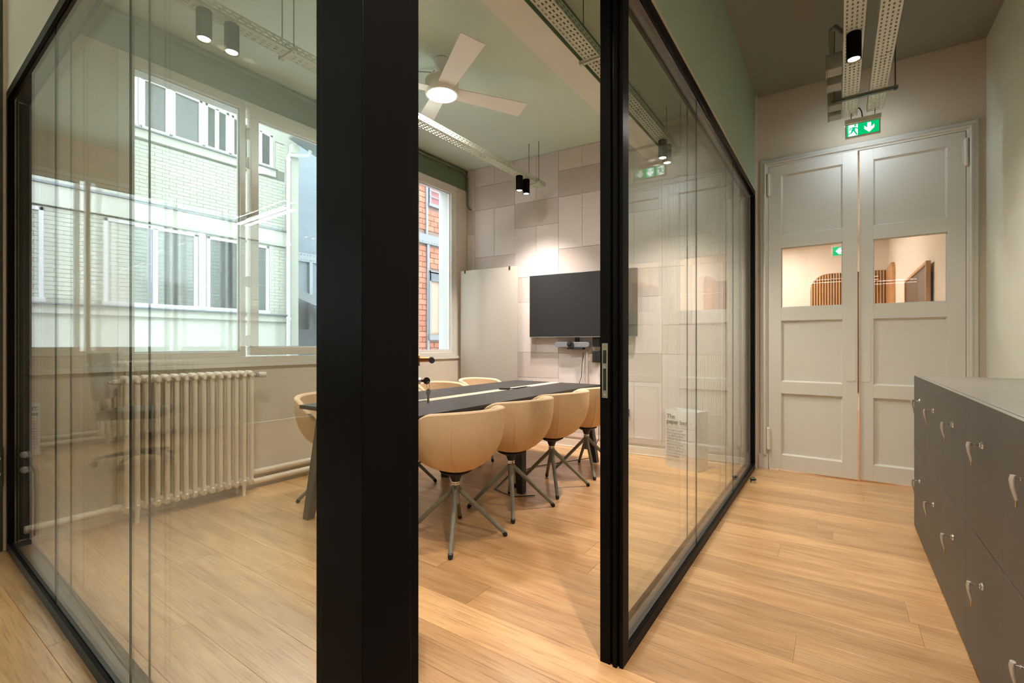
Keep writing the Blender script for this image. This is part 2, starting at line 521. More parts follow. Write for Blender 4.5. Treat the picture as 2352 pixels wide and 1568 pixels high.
# ---- ceilings
struct('ceiling', MB().box(XW - .3, XC - .08, 0.5, 5.05, HR, HC + .01), 'sage_ceiling', 'pale sage green ceiling of the meeting room with the fan', 'ceiling')
struct('ceiling_office', MB().box(XO - .3, XE + .2, YO - .2, .30, HC, HC + .15).box(XO - .3, XC - .3, .30, .56, HC, HC + .15), 'sage_ceiling', 'pale sage ceiling of the office behind the camera', 'ceiling')
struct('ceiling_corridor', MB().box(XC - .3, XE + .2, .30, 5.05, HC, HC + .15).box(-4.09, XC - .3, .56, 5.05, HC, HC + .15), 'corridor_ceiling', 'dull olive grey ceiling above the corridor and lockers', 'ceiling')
bo = struct('trim_1', MB().box(-1.616, -1.416, .58, 4.78, 3.02, HR), 'beam_paint', 'boxed ceiling beam with a pale underside beside the right cable tray', 'beam')
MB().box(-1.4165, -1.412, .58, 4.78, 3.02, HR).build('green_face', 'sage_wall', bo)

# ---- window wall (left), openings for two windows
W1 = (1.06, 2.74); W2 = (3.02, 4.33); WZ = (0.985, 3.03)
XT = -4.03
mb = MB()
for a, b in ((0.551, W1[0]), (W1[1], W2[0]), (W2[1], 4.75)):
    mb.box(XT, XW, a, b, 0, WZ[1])
for a, b in (W1, W2): mb.box(XT, XW, a, b, 0, WZ[0])
wl = struct('wall_left', mb, 'beige_wall', 'beige wall under and between the tall courtyard windows', 'wall')
MB().box(XT, XW, 0.551, 4.75, WZ[1], HC).build('green_band', 'sage_wall', wl)
MB().box(XT - .06, XT, 0.552, 4.75, -1.5, WZ[0]).box(XT - .06, XT, .552, W1[0], WZ[0], 4.6).box(XT - .06, XT, W1[1], W2[0], WZ[0], 4.6) \
    .box(XT - .06, XT, W2[1], 4.95, WZ[0], 4.6).box(XT - .06, XT, W1[0], W2[1], WZ[1], 4.6).build('outer_render', 'reveal_white', wl)
for a, b in (W1, W2):   # white outside reveals
    MB().box(XT, -3.905, a, a + .006, WZ[0], WZ[1]).box(XT, -3.905, b - .006, b, WZ[0], WZ[1]).box(XT, -3.905, a, b, WZ[1] - .006, WZ[1]) \
        .box(XT - .05, -3.905, a, b, WZ[0], WZ[0] + .02).build('reveal', 'reveal_white', wl)
# ledge moulding below the windows
MB().box(XW, XW + .018, 0.62, 4.54, .955, .985).build('ledge', 'window_paint', wl, bevel=.004)

def window(n, X, y0, y1, z0, z1, sashes, label, hinge=(), parent=None):
    w_ = thing(f'window_{n}', label, 'window', (X, y0, 0), 0, kind='structure')
    fw = 0.05
    m = MB()
    m.box(-.075, .012, 0, y1 - y0, z1 - fw, z1).box(-.075, .012, 0, y1 - y0, z0, z0 + fw)
    m.box(-.075, .012, 0, fw, z0 + fw, z1 - fw).box(-.075, .012, y1 - y0 - fw, y1 - y0, z0 + fw, z1 - fw)
    m.build('frame', 'window_paint', w_, bevel=.004)
    for (ya, yb, za, zb, wd, dx) in sashes:
        a, b = ya - y0, yb - y0
        m = MB()
        x0, x1 = -.06 + dx, .004 + dx
        m.box(x0, x1, a - wd, b + wd, zb, zb + wd).box(x0, x1, a - wd, b + wd, za - wd, za)
        m.box(x0, x1, a - wd, a, za, zb).box(x0, x1, b, b + wd, za, zb)
        sa = m.build('sash', 'window_paint', w_, bevel=.003)
        MB().box(x0 + .02, x0 + .032, a - .006, b + .006, za - .006, zb + .006).build('pane', 'window_glass', sa, smooth=False)
        g = MB()
        xg = x0 + .034
        for q in ((a, b, zb - .008, zb), (a, b, za, za + .008), (a, a + .008, za, zb), (b - .008, b, za, zb)):
            g.box(xg, xg + .008, *q)
        g.build('glazing_bead', 'facade_frame', sa)
    for hy, hz_ in hinge:
        MB().cyl((.014, hy - y0, hz_ - .045), (.014, hy - y0, hz_ + .045), .009, 10).box(.0, .016, hy - y0 - .016, hy - y0 + .016, hz_ - .04, hz_ + .04).build('hinge', 'window_paint', w_)
    return w_
window(1, XW, W1[0], W1[1], WZ[0], WZ[1],
       [(1.148, 1.819, 1.075, 2.962, .038, 0.0), (1.953, 2.60, 1.108, 2.918, .062, .012)],
       'tall two-sash white window above the cast iron radiator, pale courtyard building behind',
       hinge=[(1.875, z) for z in (1.16, 1.62, 2.12, 2.55, 2.78)])
window(2, XW, W2[0], W2[1], WZ[0], WZ[1],
       [(3.12, 3.60, 1.06, 2.935, .05, 0.0), (3.715, 4.242, 1.06, 2.935, .05, 0.0)],
       'white window with deep white reveal looking onto red brickwork', hinge=[(3.657, 1.3), (3.657, 2.6)])

# ---- felt back wall
BA = math.atan2(0.26, 3.19)
wb = tag(MB().box(-.15, 3.22, 0, .12, 0, HC).build('wall_back', 'beige_wall'), 'wall of grey beige acoustic felt tiles behind the screen', 'wall', kind='structure')
wb.location = (XW, 4.55, 0); wb.rotation_euler = (0, 0, BA)
def felt_tile(s0, s1, z0, z1, m):
    z0, z1 = max(z0, .112), min(z1, HR - .002)
    s0, s1 = max(s0, .004), min(s1, 3.13)
    if z1 - z0 < .02 or s1 - s0 < .02: return
    g = .0012
    t = .0105 + random.uniform(0, .0025)
    MB().box(-(s1 - s0) / 2 + g, (s1 - s0) / 2 - g, -t, 0, -(z1 - z0) / 2 + g, (z1 - z0) / 2 - g) \
        .build('felt_tile', m, wb, bevel=.0012, smooth=False, loc=((s0 + s1) / 2, 0, (z0 + z1) / 2))
CWd = .564
for k in range(-1, 6):
    s0 = .118 + CWd * k
    s1 = s0 + CWd
    top = 3.06 + .87 if k % 2 == 0 else 2.775 + .87
    while top > 0.1:
        felt_tile(s0, s1, top - .29, top, random.choice(['felt_warm', 'felt_warm', 'felt_ribbed']) if k > 3 else 'felt_warm')
        for j in range(2):
            felt_tile(s0 + j * CWd / 2, s0 + (j + 1) * CWd / 2, top - .87, top - .29, 'felt_ribbed' if (k > 3 and random.random() < .6) else 'felt_light')
        top -= .87
bb = tag(MB().box(0, 3.13, -.016, 0, 0, .085).box(0, 3.13, -.022, 0, 0, .012).build('baseboard_back', 'skirting_white', bevel=.002),
         'low white skirting along the foot of the felt wall', 'skirting', kind='structure')
bb.location = wb.location; bb.rotation_euler = wb.rotation_euler

# ---- walls above the glass partitions
struct('wall_corridor_header', MB().box(XC - .085, XC - .004, .62, YD, HP + .012, HC), 'sage_wall_lit', 'sage green wall strip above the corridor glass partition', 'wall')
struct('trim_2', MB().box(XC - .088, XC + .004, .62, YD, HP, HP + .012), 'door_wall_paint', 'thin beige edge between the corridor glass and the green wall strip', 'trim')
LA = math.atan2(-0.0255, 1)           # left partition runs slightly askew
hl = tag(MB().box(-3.18, -.004, .004, .085, HP + .012, HC).box(-3.18, 0, 0, .09, HP, HP + .012).build('wall_left_header', 'header_paint'), 'plain wall strip above the left glass partition', 'wall', kind='structure')
hl.location = (XC, .48, 0); hl.rotation_euler = (0, 0, LA)

# ---- double-door wall and right corridor wall
DX0, DX1, DZ = -.525, .802, 2.748
mb = MB().box(XC - .1, DX0, YD, YD + .14, 0, HC).box(DX1, XR + .1, YD, YD + .14, 0, HC).box(DX0, DX1, YD, YD + .14, DZ, HC)
struct('wall_far', mb, 'door_wall_paint', 'beige wall around the white double doors', 'wall')
struct('wall_right', MB().box(XR, XR + .2, .2, YD + .15, 0, HC), 'cream_wall', 'pale cream corridor wall behind the lockers', 'wall')

# ---- door casing
def casing():
    o = thing('trim_3', 'moulded white casing around the double doors', 'door casing', (0, YD, 0), 0, kind='structure')
    prof = [(0, 0), (0, -.012), (.012, -.018), (.016, -.034), (.024, -.040), (.034, -.036), (.040, -.026), (.062, -.022), (.068, -.014), (.072, 0)]
    # profile: (distance outward from the opening, y)
    def vert(xin, sgn):
        m = MB(); n = len(prof)
        top = DZ - .01
        vs_ = []
        for z_, ex in ((.13, 0), (top, 1)):
            for d, yy in prof:
                vs_.append((xin + sgn * d, yy, z_ + (d if ex else 0)))
        fs = [(i, (i + 1) % n, n + (i + 1) % n, n + i) for i in range(n)] + [tuple(range(n)), tuple(range(n, 2 * n))]
        return m._add(vs_, fs)
    vert(DX0 + .006, -1).build('side_moulding', 'door_paint', o)
    vert(DX1 - .006, 1).build('side_moulding', 'door_paint', o)
    m = MB(); n = len(prof); vs_ = []
    for xx, sg in ((DX0 + .006, -1), (DX1 - .006, 1)):
        for d, yy in prof: vs_.append((xx + sg * d, yy, DZ - .01 + d))
    m._add(vs_, [(i, (i + 1) % n, n + (i + 1) % n, n + i) for i in range(n)] + [tuple(range(n)), tuple(range(n, 2 * n))])
    m.build('head_moulding', 'door_paint', o)
    MB().box(DX0 - .07, DX0 + .005, -.022, 0, 0, .13).box(DX1 - .005, DX1 + .07, -.022, 0, 0, .13).build('plinth', 'door_paint', o)
casing()

# ---- double doors
def door_leaf(n, x0, x1, px0, px1, hinge_left, rot, label):
    wd = x1 - x0
    hx = x0 if hinge_left else x1
    o = thing(f'door_{n}', label, 'door', (hx, YD - .012, 0.012), rot, kind='structure')
    L = lambda x: x - hx
    T0, T1 = -.004, .036           # leaf thickness
    zs = [(2.631, 2.09), (1.978, 1.4457), (1.33, .785), (.68, .13)]
    zt = 2.722
    MB().box(L(x0), L(px0), T0, T1, 0, zt).build('stile', 'door_paint', o, bevel=.0015)
    MB().box(L(px1), L(x1), T0, T1, 0, zt).build('stile', 'door_paint', o, bevel=.0015)
    rails = [(zt, zs[0][0]), (zs[0][1], zs[1][0]), (zs[1][1], zs[2][0]), (zs[2][1], zs[3][0]), (zs[3][1], 0)]
    for a, b in rails:
        MB().box(L(px0), L(px1), T0 + .0004, T1, b, a).build('rail', 'door_paint', o, bevel=.0012)
    for i, (a, b) in enumerate(zs):
        if i == 1:
            MB().box(L(px0), L(px1), .020, .024, b, a).build('pane', 'door_glass', o, smooth=False)
            m = MB()
            for q in ((px0, px1, a - .008, a), (px0, px1, b, b + .008), (px0, px0 + .008, b, a), (px1 - .008, px1, b, a)):
                m.box(L(q[0]), L(q[1]), .010, .020, q[2], q[3])
            m.build('bead', 'door_paint', o)
        else:
            MB().box(L(px0), L(px1), .018, .028, b, a).build('panel', 'door_paint', o)
            m = MB()    # small sloped moulding inside the panel opening
            e = .012
            A, B = L(px0), L(px1)
            for (p, q, r_, s_) in (((A, a), (B, a), (B - e, a - e), (A + e, a - e)), ((A, b), (A + e, b + e), (B - e, b + e), (B, b)),
                                   ((A, a), (A + e, a - e), (A + e, b + e), (A, b)), ((B, a), (B, b), (B - e, b + e), (B - e, a - e))):
                m._add([(p[0], T0 + .003, p[1]), (q[0], T0 + .003 if q in ((B, a), (A, b), (B, b)) else .018, q[1]),
                        (r_[0], .0178, r_[1]), (s_[0], .0178 if s_ not in ((A, b), (B, b), (B, a)) else T0 + .003, s_[1])], [(0, 1, 2, 3)])
            m.build('panel_moulding', 'door_paint', o, smooth=False)
    # raised finger plate beside the meeting edge
    cx = (L(px1) + L(x1)) / 2 + .005 if hinge_left else (L(x0) + L(px0)) / 2 - .005
    hh, ww = .27, .034
    pts = []
    for (sx, sz, a0) in ((1, 1, 0), (-1, 1, 90), (-1, -1, 180), (1, -1, 270)):
        for k in range(5):
            t = math.radians(a0 + 22.5 * k)
            pts.append((cx + sx * (ww - .022) + .022 * math.cos(t), 1.10 - .02 + sz * (hh - .022) + .022 * math.sin(t)))
    MB().prism(pts, T0 - .003, T0 + .002, 'y').build('finger_plate', 'door_paint', o, bevel=.001)
    for hz_ in (2.56, .265):
        m = MB().cyl((0, T0 - .012, hz_ - .092), (0, T0 - .012, hz_ + .092), .0135, 14)
        m.cyl((0, T0 - .012, hz_ + .092), (0, T0 - .012, hz_ + .102), .0155, 14, .010).cyl((0, T0 - .012, hz_ - .102), (0, T0 - .012, hz_ - .092), .010, 14, .0155)
        m.box(-.022, .022, T0 - .006, T0 + .002, hz_ - .085, hz_ + .085)
        m.build('hinge', 'skirting_white', o)
    return o
door_leaf(1, -.516, .137, -.417, .034, True, math.radians(-1.6), 'left leaf of the white panelled double doors, with small glass pane')
door_leaf(2, .149, .792, .2407, .690, False, math.radians(-0.6), 'right leaf of the white panelled double doors, beside the lockers')

# ---- office behind the camera, closed round
ow = MB()
OW = [(-2.6, .30)]
OW2 = [(-5.9, -3.3)]
oz0, oz1 = 1.0, 3.03
ys = [YO, OW2[0][0], OW2[0][1], OW[0][0], OW[0][1], .50]
for i in range(0, 6, 2): ow.box(XO - .22, XO, ys[i], ys[i + 1], 0, HC)
for a, b in OW + OW2: ow.box(XO - .22, XO, a, b, 0, oz0).box(XO - .22, XO, a, b, oz1, HC)
struct('wall_office_left', ow, 'beige_wall', 'office window wall seen mirrored in the left glass', 'wall')
struct('wall_office_return', MB().box(XO - .22, -3.79, .49, .55, 0, HC), 'beige_wall', 'return wall of the office at the end of the left glass', 'wall')
struct('trim_5', MB().box(-3.789, -3.772, .549, .60, 0, HC), 'beige_wall', 'narrow beige strip against the left glass frame', 'trim')
struct('trim_4', MB().box(-3.789, -3.772, .488, .548, 0, HC), 'end_cap', 'dark narrow wall end carrying the plugs beside the left glass', 'trim')
struct('wall_office_rear', MB().box(XO - .22, XE + .2, YO - .2, YO, 0, HC), 'white_wall', 'white rear wall of the office behind the camera', 'wall')
struct('wall_office_right', MB().box(XE, XE + .2, YO, .2, 0, HC).box(XR, XE + .2, .2, .4, 0, HC), 'white_wall', 'white side wall of the office behind the camera', 'wall')
window(3, XO, -2.6, .30, oz0, oz1, [(-.255, .21, oz0 + .09, oz1 - .09, .04, 0), (-1.10, -.379, oz0 + .09, oz1 - .09, .04, 0), (-1.75, -1.23, oz0 + .09, oz1 - .09, .04, 0), (-2.50, -1.88, oz0 + .09, oz1 - .09, .04, 0)],
       'four-sash office window mirrored in the left glass partition')
window(4, XO, -5.9, -3.3, oz0, oz1, [(-4.5, -3.42, oz0 + .09, oz1 - .09, .04, 0), (-5.78, -4.66, oz0 + .09, oz1 - .09, .04, 0)],
       'far office window behind the camera')

# ---- room behind the double doors
struct('wall_beyond_back', MB().box(-3.2, .9, 10.0, 10.1, 0, 2.9), 'white_wall', 'white end wall of the room behind the double doors', 'wall')
struct('wall_beyond_right', MB().box(.70, .82, YD + .14, 10.0, 0, 2.9), 'white_wall', 'white side wall with framed panel behind the double doors', 'wall')
struct('wall_beyond_left', MB().box(-3.2, -3.1, YD + .14, 10.0, 0, 2.9).box(-3.2, XC - .1, 5.06, 5.12, 0, 2.9), 'white_wall', 'white left wall of the room behind the double doors', 'wall')
struct('ceiling_beyond', MB().box(-3.2, .9, YD + .14, 10.1, 2.9, 3.0), 'white_wall', 'white ceiling of the room behind the double doors', 'ceiling')

# ================================================================== GLASS PARTITIONS
def pane(name, parent, x0, x1, y0, y1, z0, z1, thin='y'):
    m = MB().box(x0, x1, y0, y1, z0, z1)
    me_i = []
    for f in m.f:
        c = [sum(m.v[i][k] for i in f) / 4 for k in range(3)]
        if thin == 'y': side = abs(c[1] - y0) > 1e-6 and abs(c[1] - y1) > 1e-6
        else: side = abs(c[0] - x0) > 1e-6 and abs(c[0] - x1) > 1e-6
        me_i.append(1 if side else 0)
    m.mi = me_i
    return m.build(name, ['partition_glass', 'glass_edge'], parent, smooth=False)

RH, RD = .045, .08
# left partition: local x runs from the corner post (0) to the window wall (-3.15), y is depth into the room
lp = thing('glass_partition', 'double-glazed partition in black frame on the left, in front of the radiator', 'glass partition', (XC, .48, 0), LA)
Lx0, Lx1 = -3.15, -.128
for z0, z1, nm in ((0, RH, 'bottom_rail'), (HP - RH, HP, 'top_rail')):
    m = MB().box(Lx0, Lx1, 0, .012, z0, z1).box(Lx0, Lx1, RD - .004, RD + .008, z0, z1)
    ch = MB()
    ch.box(Lx0, Lx1, .012, RD - .004, z0, z1 - .012) if z0 == 0 else ch.box(Lx0, Lx1, .012, RD - .004, z0 + .012, z1)
    rl = m.build(nm, 'black_metal', lp, bevel=.001)
    ch.build('rail_channel', 'anodised', rl)
MB().box(Lx0 - .01, Lx0 + .035, 0, .045, RH, HP - RH).box(Lx0 - .01, Lx0 + .018, .045, RD + .008, RH, HP - RH).build('wall_jamb', 'black_metal', lp, bevel=.001)
js = [Lx1, -1.16, -2.11, Lx0 + .03]
for i in range(3):
    for yy in (.014, RD - .018):
        pane('glass_pane', lp, js[i + 1] + .0006, js[i] - .0006, yy, yy + .006, RH - .012, HP - RH + .012)
# corridor partition: along Y, faces at XC (corridor) and XC-.08 (room)
cp = thing('glass_partition', 'double-glazed partition in black frame along the corridor, in front of the paper bag', 'glass partition', (XC, 1.575, 0), 0)
CL = 4.80 - 1.575
for z0, z1, nm in ((0, RH, 'bottom_rail'), (HP - RH, HP, 'top_rail')):
    m = MB().box(-.012, 0, .06, CL, z0, z1).box(-RD - .004, -RD + .008, .06, CL, z0, z1)
    ch = MB()
    ch.box(-RD + .008, -.012, .06, CL, z0, z1 - .012) if z0 == 0 else ch.box(-RD + .008, -.012, .06, CL, z0 + .012, z1)
    rl = m.build(nm, 'black_metal', cp, bevel=.001)
    ch.build('rail_channel', 'anodised', rl)
MB().box(-.045, 0, CL - .03, CL + .012, RH, HP - RH).box(-RD, -.045, CL - .016, CL + .012, RH, HP - RH).build('wall_jamb', 'black_metal', cp, bevel=.001)
js = [.058, 1.135, 2.24, CL - .02]
for i in range(3):
    for xx in (-.024, -RD + .008):
        pane('glass_pane', cp, xx, xx + .006, js[i] + .0006, js[i + 1] - .0006, RH - .012, HP - RH + .012, 'x')
# latch jamb of the glass door with its grooved profile and strike plate
m = MB()
m.box(-RD - .004, -.046, 0, .060, 0, HP)          # inner bar with strike
m.box(-.046, -.034, .012, .060, 0, HP)            # groove
m.box(-.034, -.020, -.004, .060, 0, HP)           # door stop
m.box(-.020, -.013, .012, .060, 0, HP)            # groove
m.box(-.013, 0, .004, .060, 0, HP)                # corridor bar
jb = m.build('latch_jamb', 'black_metal', cp, bevel=.0012)
st = MB().box(-.076, -.054, -.0016, 0, .945, 1.14)
sp = st.build('strike_plate', 'steel', cp, bevel=.0005)
MB().box(-.072, -.059, -.0022, -.0012, 1.068, 1.115).box(-.071, -.060, -.0022, -.0012, .972, 1.050).build('latch_hole', 'black_plastic', sp)
for zz in (1.127, 1.058, .955):
    MB().cyl((-.065, -.0032, zz), (-.065, -.001, zz), .0046, 12).box(-.067, -.063, -.0036, -.003, zz - .0006, zz + .0006).build('screw', 'brass_worn' if zz > 1.1 else 'chrome', sp)
# head over the doorway
MB().box(-RD, 0, -.97, .06, HP - .06, HP).build('door_head', 'black_metal', cp, bevel=.001)

# corner post nearest the camera
po = thing('corner_post', 'thick black steel corner post in the foreground between glass and doorway', 'post', (XC, .48, 0), 0)
m = MB()
m.box(-.112, 0, 0, .104, 0, HP)
m.build('post_core', 'black_metal', po, bevel=.0015)
MB().box(-.0905, -.004, .1055, .126, 0, HP).build('door_stop', 'black_metal', po, bevel=.0012)
MB().box(-.130, -.1125, .004, .10, 0, HP).build('glass_channel', 'black_metal', po, bevel=.0012)

# ---- open glass door, seen edge-on behind the post
DA = math.atan2(.687, -.7266) - math.radians(1.66)
gd = thing('glass_door', 'black framed glass door standing open behind the corner post', 'door', (-.715, .645, 0), DA)
dw = .93; dt = .045
m = MB().box(0, .055, -dt / 2, dt / 2, .008, HP - .065).box(dw - .055, dw, -dt / 2, dt / 2, .008, HP - .065)
m.box(.055, dw - .055, -dt / 2, dt / 2, .008, .07).box(.055, dw - .055, -dt / 2, dt / 2, HP - .12, HP - .065)
m.build('door_frame', 'black_metal', gd, bevel=.001)
pane('glass_pane', gd, .05, dw - .05, -.005, .005, .065, HP - .115)
# lever handle on the corridor side (local -y is to the right of the picture)
hd = MB().cyl((dw - .04, -dt / 2, 1.078), (dw - .04, -dt / 2 - .006, 1.078), .025, 24).build('handle_rose', 'bronze', gd)
MB().tube([(dw - .04, -dt / 2 - .004, 1.078), (dw - .04, -dt / 2 - .048, 1.078)], .0095, 16).build('handle_neck', 'bronze', hd)
MB().cyl((dw - .032, -dt / 2 - .05, 1.078), (dw - .175, -dt / 2 - .05, 1.078), .0105, 20).build('lever', 'black_plastic', hd)
MB().cyl((dw - .04, -dt / 2, .995), (dw - .04, -dt / 2 - .010, .995), .013, 20).build('lock_cylinder', 'steel', gd)

# ================================================================== THINGS
def key_blade(m, L, w_, head_r, t=.0011):
    pts = [(head_r * math.cos(a), head_r * math.sin(a)) for a in [math.radians(20 + 320 * k / 18) for k in range(19)]]
    # head circle around origin, shank along +x
    m.prism([(p[0], p[1]) for p in pts], -t, t, 'z')
    m.box(head_r * .85, head_r * .85 + L, -w_, w_, -t, t)
    for k in range(4): m.box(head_r + L * (.45 + .12 * k), head_r + L * (.50 + .12 * k), w_, w_ + .001 * (1 + k % 2), -t, t)
    return m
gm = Matrix.Translation((-.715, .645, 0)) @ Matrix.Rotation(DA, 4, 'Z')
kp = gm @ Vector((dw - .04, -dt / 2 - .010, .995))
kr = thing('keys', 'two steel keys, one in the door lock and one hanging from it', 'keys', kp, DA)
m = key_blade(MB(), .018, .0045, .0135)
# key in the lock: shank points to the door (+y), its bow stands upright
m.xform(Matrix.Translation((0, -.022, 0)) @ Matrix.Rotation(PI / 2, 4, 'Z') @ Matrix.Rotation(PI / 2, 4, 'X'))
m.build('lock_key', 'dark_frame', kr)
m = key_blade(MB(), .032, .0048, .0125)
m.xform(Matrix.Translation((-.006, -.028, -.042)) @ Matrix.Rotation(math.radians(45), 4, 'Z') @ Matrix.Rotation(PI / 2, 4, 'Y') @ Matrix.Rotation(0, 4, 'X'))
m.build('hanging_key', 'steel', kr)
ring = [(-.004 + .0 * math.cos(t), -.028 + .005 * math.cos(t), -.018 + .016 * math.sin(t)) for t in [2 * PI * k / 20 for k in range(21)]]
MB().tube(ring, .0008, 6).build('key_ring', 'steel', kr)

# ---------------------------------------------------------------- cable trays
def strip_slots(m, length, rows, width, sl, pitch, sw, thick, P, stag=False):
    """perforated strip: length along a, width along b; P(a,b,c) maps to local space; rows = slot-row centres"""
    def bx(a0, a1, b0, b1):
        if a1 - a0 < 1e-5 or b1 - b0 < 1e-5: return
        m.hexa([P(a0, b0, 0), P(a1, b0, 0), P(a1, b1, 0), P(a0, b1, 0), P(a0, b0, thick), P(a1, b0, thick), P(a1, b1, thick), P(a0, b1, thick)])
    edges = [0]
    for r in rows: edges += [r - sw / 2, r + sw / 2]
    edges.append(width)
    for i in range(0, len(edges), 2): bx(0, length, edges[i], edges[i + 1])
    for ri, r in enumerate(rows):
        a = 0.0
        off = pitch / 2 if (stag and ri % 2) else 0
        pos = .012 + off
        while pos < length:
            bx(a, min(pos, length), r - sw / 2, r + sw / 2)
            a = pos + sl; pos += pitch
        if a < length: bx(a, length, r - sw / 2, r + sw / 2)

def cable_tray(label, X, y0, y1, z, mt, rods=(), bars=(), ztop=HR, wd=.10, sh=.046, group=None):
    o = thing('cable_tray', label, 'cable tray', (X - wd / 2, y0, z), 0, group)
    Ln = y1 - y0
    m = MB(); strip_slots(m, Ln, [.016, .039, .061, .084], wd, .020, .038, .0085, .0012, lambda a, b, c: (b, a, c))
    m.build('tray_base', mt, o, smooth=False)
    for xx in (0, wd - .0012):
        m = MB(); strip_slots(m, Ln, [.013, .031], sh, .026, .044, .008, .0012, lambda a, b, c, xx=xx: (xx + c, a, b), True)
        m.build('tray_side', mt, o, smooth=False)
    for yy in rods:
        for xx in (-.012, wd + .012):
            MB().cyl((xx, yy - y0, -.012), (xx, yy - y0, ztop - z), .0035, 8).build('threaded_rod', 'rod_steel', o)
        m = MB().box(-.035, wd + .035, yy - y0 - .012, yy - y0 + .012, -.010, -.0085)
        m.box(-.035, wd + .035, yy - y0 - .012, yy - y0 - .0105, -.010, .012).box(-.035, wd + .035, yy - y0 + .0105, yy - y0 + .012, -.010, .012)
        m.build('hanger_bar', mt, o)
    # punched earth marks: little rings and joints under the tray
    yy = .45
    m = MB()
    while yy < Ln - .1:
        for sx, a0 in ((.058, 0), (.040, PI)):
            arc = [(sx + .010 * math.cos(a0 + PI * k / 8), yy + .014 * (1 if a0 == 0 else -1) + .010 * math.sin(a0 + PI * k / 8), -.0008) for k in range(9)]
            m.tube(arc, .0011, 5)
        m.box(.06, .082, yy - .05, yy - .046, -.0015, .001)
        yy += .78
    tag(m.build('punched_marks', 'dark_frame', o), kind='stuff')
    return o
ct_l = cable_tray('perforated cable tray hanging on the window side, behind the ceiling fan', -2.68, .62, 4.46, 2.85, 'tray_green', rods=(1.55, 4.30))
ct_r = cable_tray('perforated cable tray hanging along the boxed beam in the meeting room', -1.215, .62, 4.48, 2.85, 'tray_green', rods=(2.62, 4.32))
ct_a = cable_tray('corridor cable tray with the black spotlight and grey junction boxes', .076, -3.0, 4.52, 2.90, 'galvanised', ztop=HC)
ct_b = cable_tray('corridor cable tray nearest the right wall, without lamps', .232, -3.0, 4.50, 2.90, 'galvanised', ztop=HC)
# trapeze bracket under both corridor trays
tb = thing('trapeze_bracket', 'steel cross bar on two threaded rods under the corridor trays', 'bracket', (.14, 4.15, 2.885))
MB().box(-.175, .20, -.014, .014, -.004, -.0015).box(-.175, .20, -.014, -.0115, -.004, .014).box(-.175, .20, .0115, .014, -.004, .014).build('cross_bar', 'rod_steel', tb)
for xx in (-.16, .185): MB().cyl((xx, 0, -.012), (xx, 0, HC - 2.885), .0045, 8).cyl((xx, 0, -.012), (xx, 0, -.004), .009, 6).build('threaded_rod', 'rod_steel', tb)

# ---------------------------------------------------------------- spotlights
def spotlight(label, X, Y, ztop, power, r=.036, h=.15, group=None, wide=112):
    o = thing('spotlight', label, 'spotlight', (X, Y, ztop), 0, group)
    prof_out = [(r, -h), (r, -.002), (r - .003, 0)]
    m = MB(); n = 32
    m.lathe([(r - .004, -h + .022), (r - .004, -h), (r, -h), (r, -.003), (r - .003, 0)], (0, 0, 0), n)
    m.build('housing', 'black_metal', o)
    MB().lathe([(r - .0045, -h + .001), (r - .0085, -h + .004), (r - .0085, -h + .010), (r - .0045, -h + .008)], (0, 0, 0), n, caps=False).build('reflector_ring', 'chrome', o)
    MB().cyl((0, 0, -h + .005), (0, 0, -h + .009), r - .009, 24).build('lens', 'spot_glow', o)
    spotlamp(o, (0, 0, -h - .002), power, size=wide, blend=1.0)
    return o
zt = 2.849
spotlight('black cylinder spotlight on window-side tray, nearest the left glass partition', -2.68, 1.10, zt, SPOT_W * .4, group='tray spotlights')
spotlight('black cylinder spotlight on window-side tray, second from the left glass partition', -2.68, 1.235, zt, SPOT_W * .4, group='tray spotlights')
spotlight('black cylinder spotlight at far end of window-side tray, left of two', -2.68, 4.02, zt, SPOT_W, group='tray spotlights')
spotlight('black cylinder spotlight at far end of window-side tray, right of two', -2.68, 4.15, zt, SPOT_W, group='tray spotlights')
spotlight('black cylinder spotlight at far end of beam-side tray, left of two', -1.215, 4.00, zt, SPOT_W, group='tray spotlights')
spotlight('black cylinder spotlight at far end of beam-side tray, right of two', -1.215, 4.13, zt, SPOT_W, group='tray spotlights')
spotlight('black cylinder spotlight under the corridor tray, in front of the exit sign', 0.076, 3.31, 2.899, CORR_W * .5, group='tray spotlights', wide=150)
spotlight('black cylinder corridor spotlight above the camera, out of frame', .076, .75, 2.899, CORR_W, group='tray spotlights', wide=155)
spotlight('added unseen black cylinder spotlight on the beam-side tray above the doorway', -1.215, 1.35, zt, SPOT_W * .6, group='tray spotlights')  # extra lamp out of view, added to brighten the doorway end

# ---------------------------------------------------------------- junction boxes on the corridor tray
names = ['uppermost and nearest', 'second nearest', 'third nearest', 'last and nearest the exit sign']
for i, yy in enumerate((3.66, 3.88, 4.22, 4.40)):
    o = thing('junction_box', f'grey junction box on the side of the corridor tray, {names[i]}', 'junction box', (-.012, yy, 2.92), 0, 'junction boxes')
    MB().box(-.045, .035, -.055, .055, -.05, .05).build('box_body', 'box_grey', o, bevel=.006)
    MB().box(-.051, -.044, -.058, .058, -.053, .053).build('box_lid', 'box_grey', o, bevel=.003)
    for zz in (-.022, .022):
        MB().cyl((-.005, -.056, zz), (-.005, -.062, zz), .017, 18).cyl((-.005, -.062, zz), (-.005, -.066, zz), .011, 18).build('knockout', 'box_grey', o)
MB_ = MB().tube([(.03, 3.33, 2.93), (-.01, 3.40, 3.02), (-.035, 3.48, 3.05), (-.035, 3.57, 3.0), (-.03, 3.60, 2.95)], .011, 10)
tag(MB_.build('flexible_conduit', 'cable_grey'), 'grey flexible conduit curving from the corridor spotlight to a junction box', 'conduit')

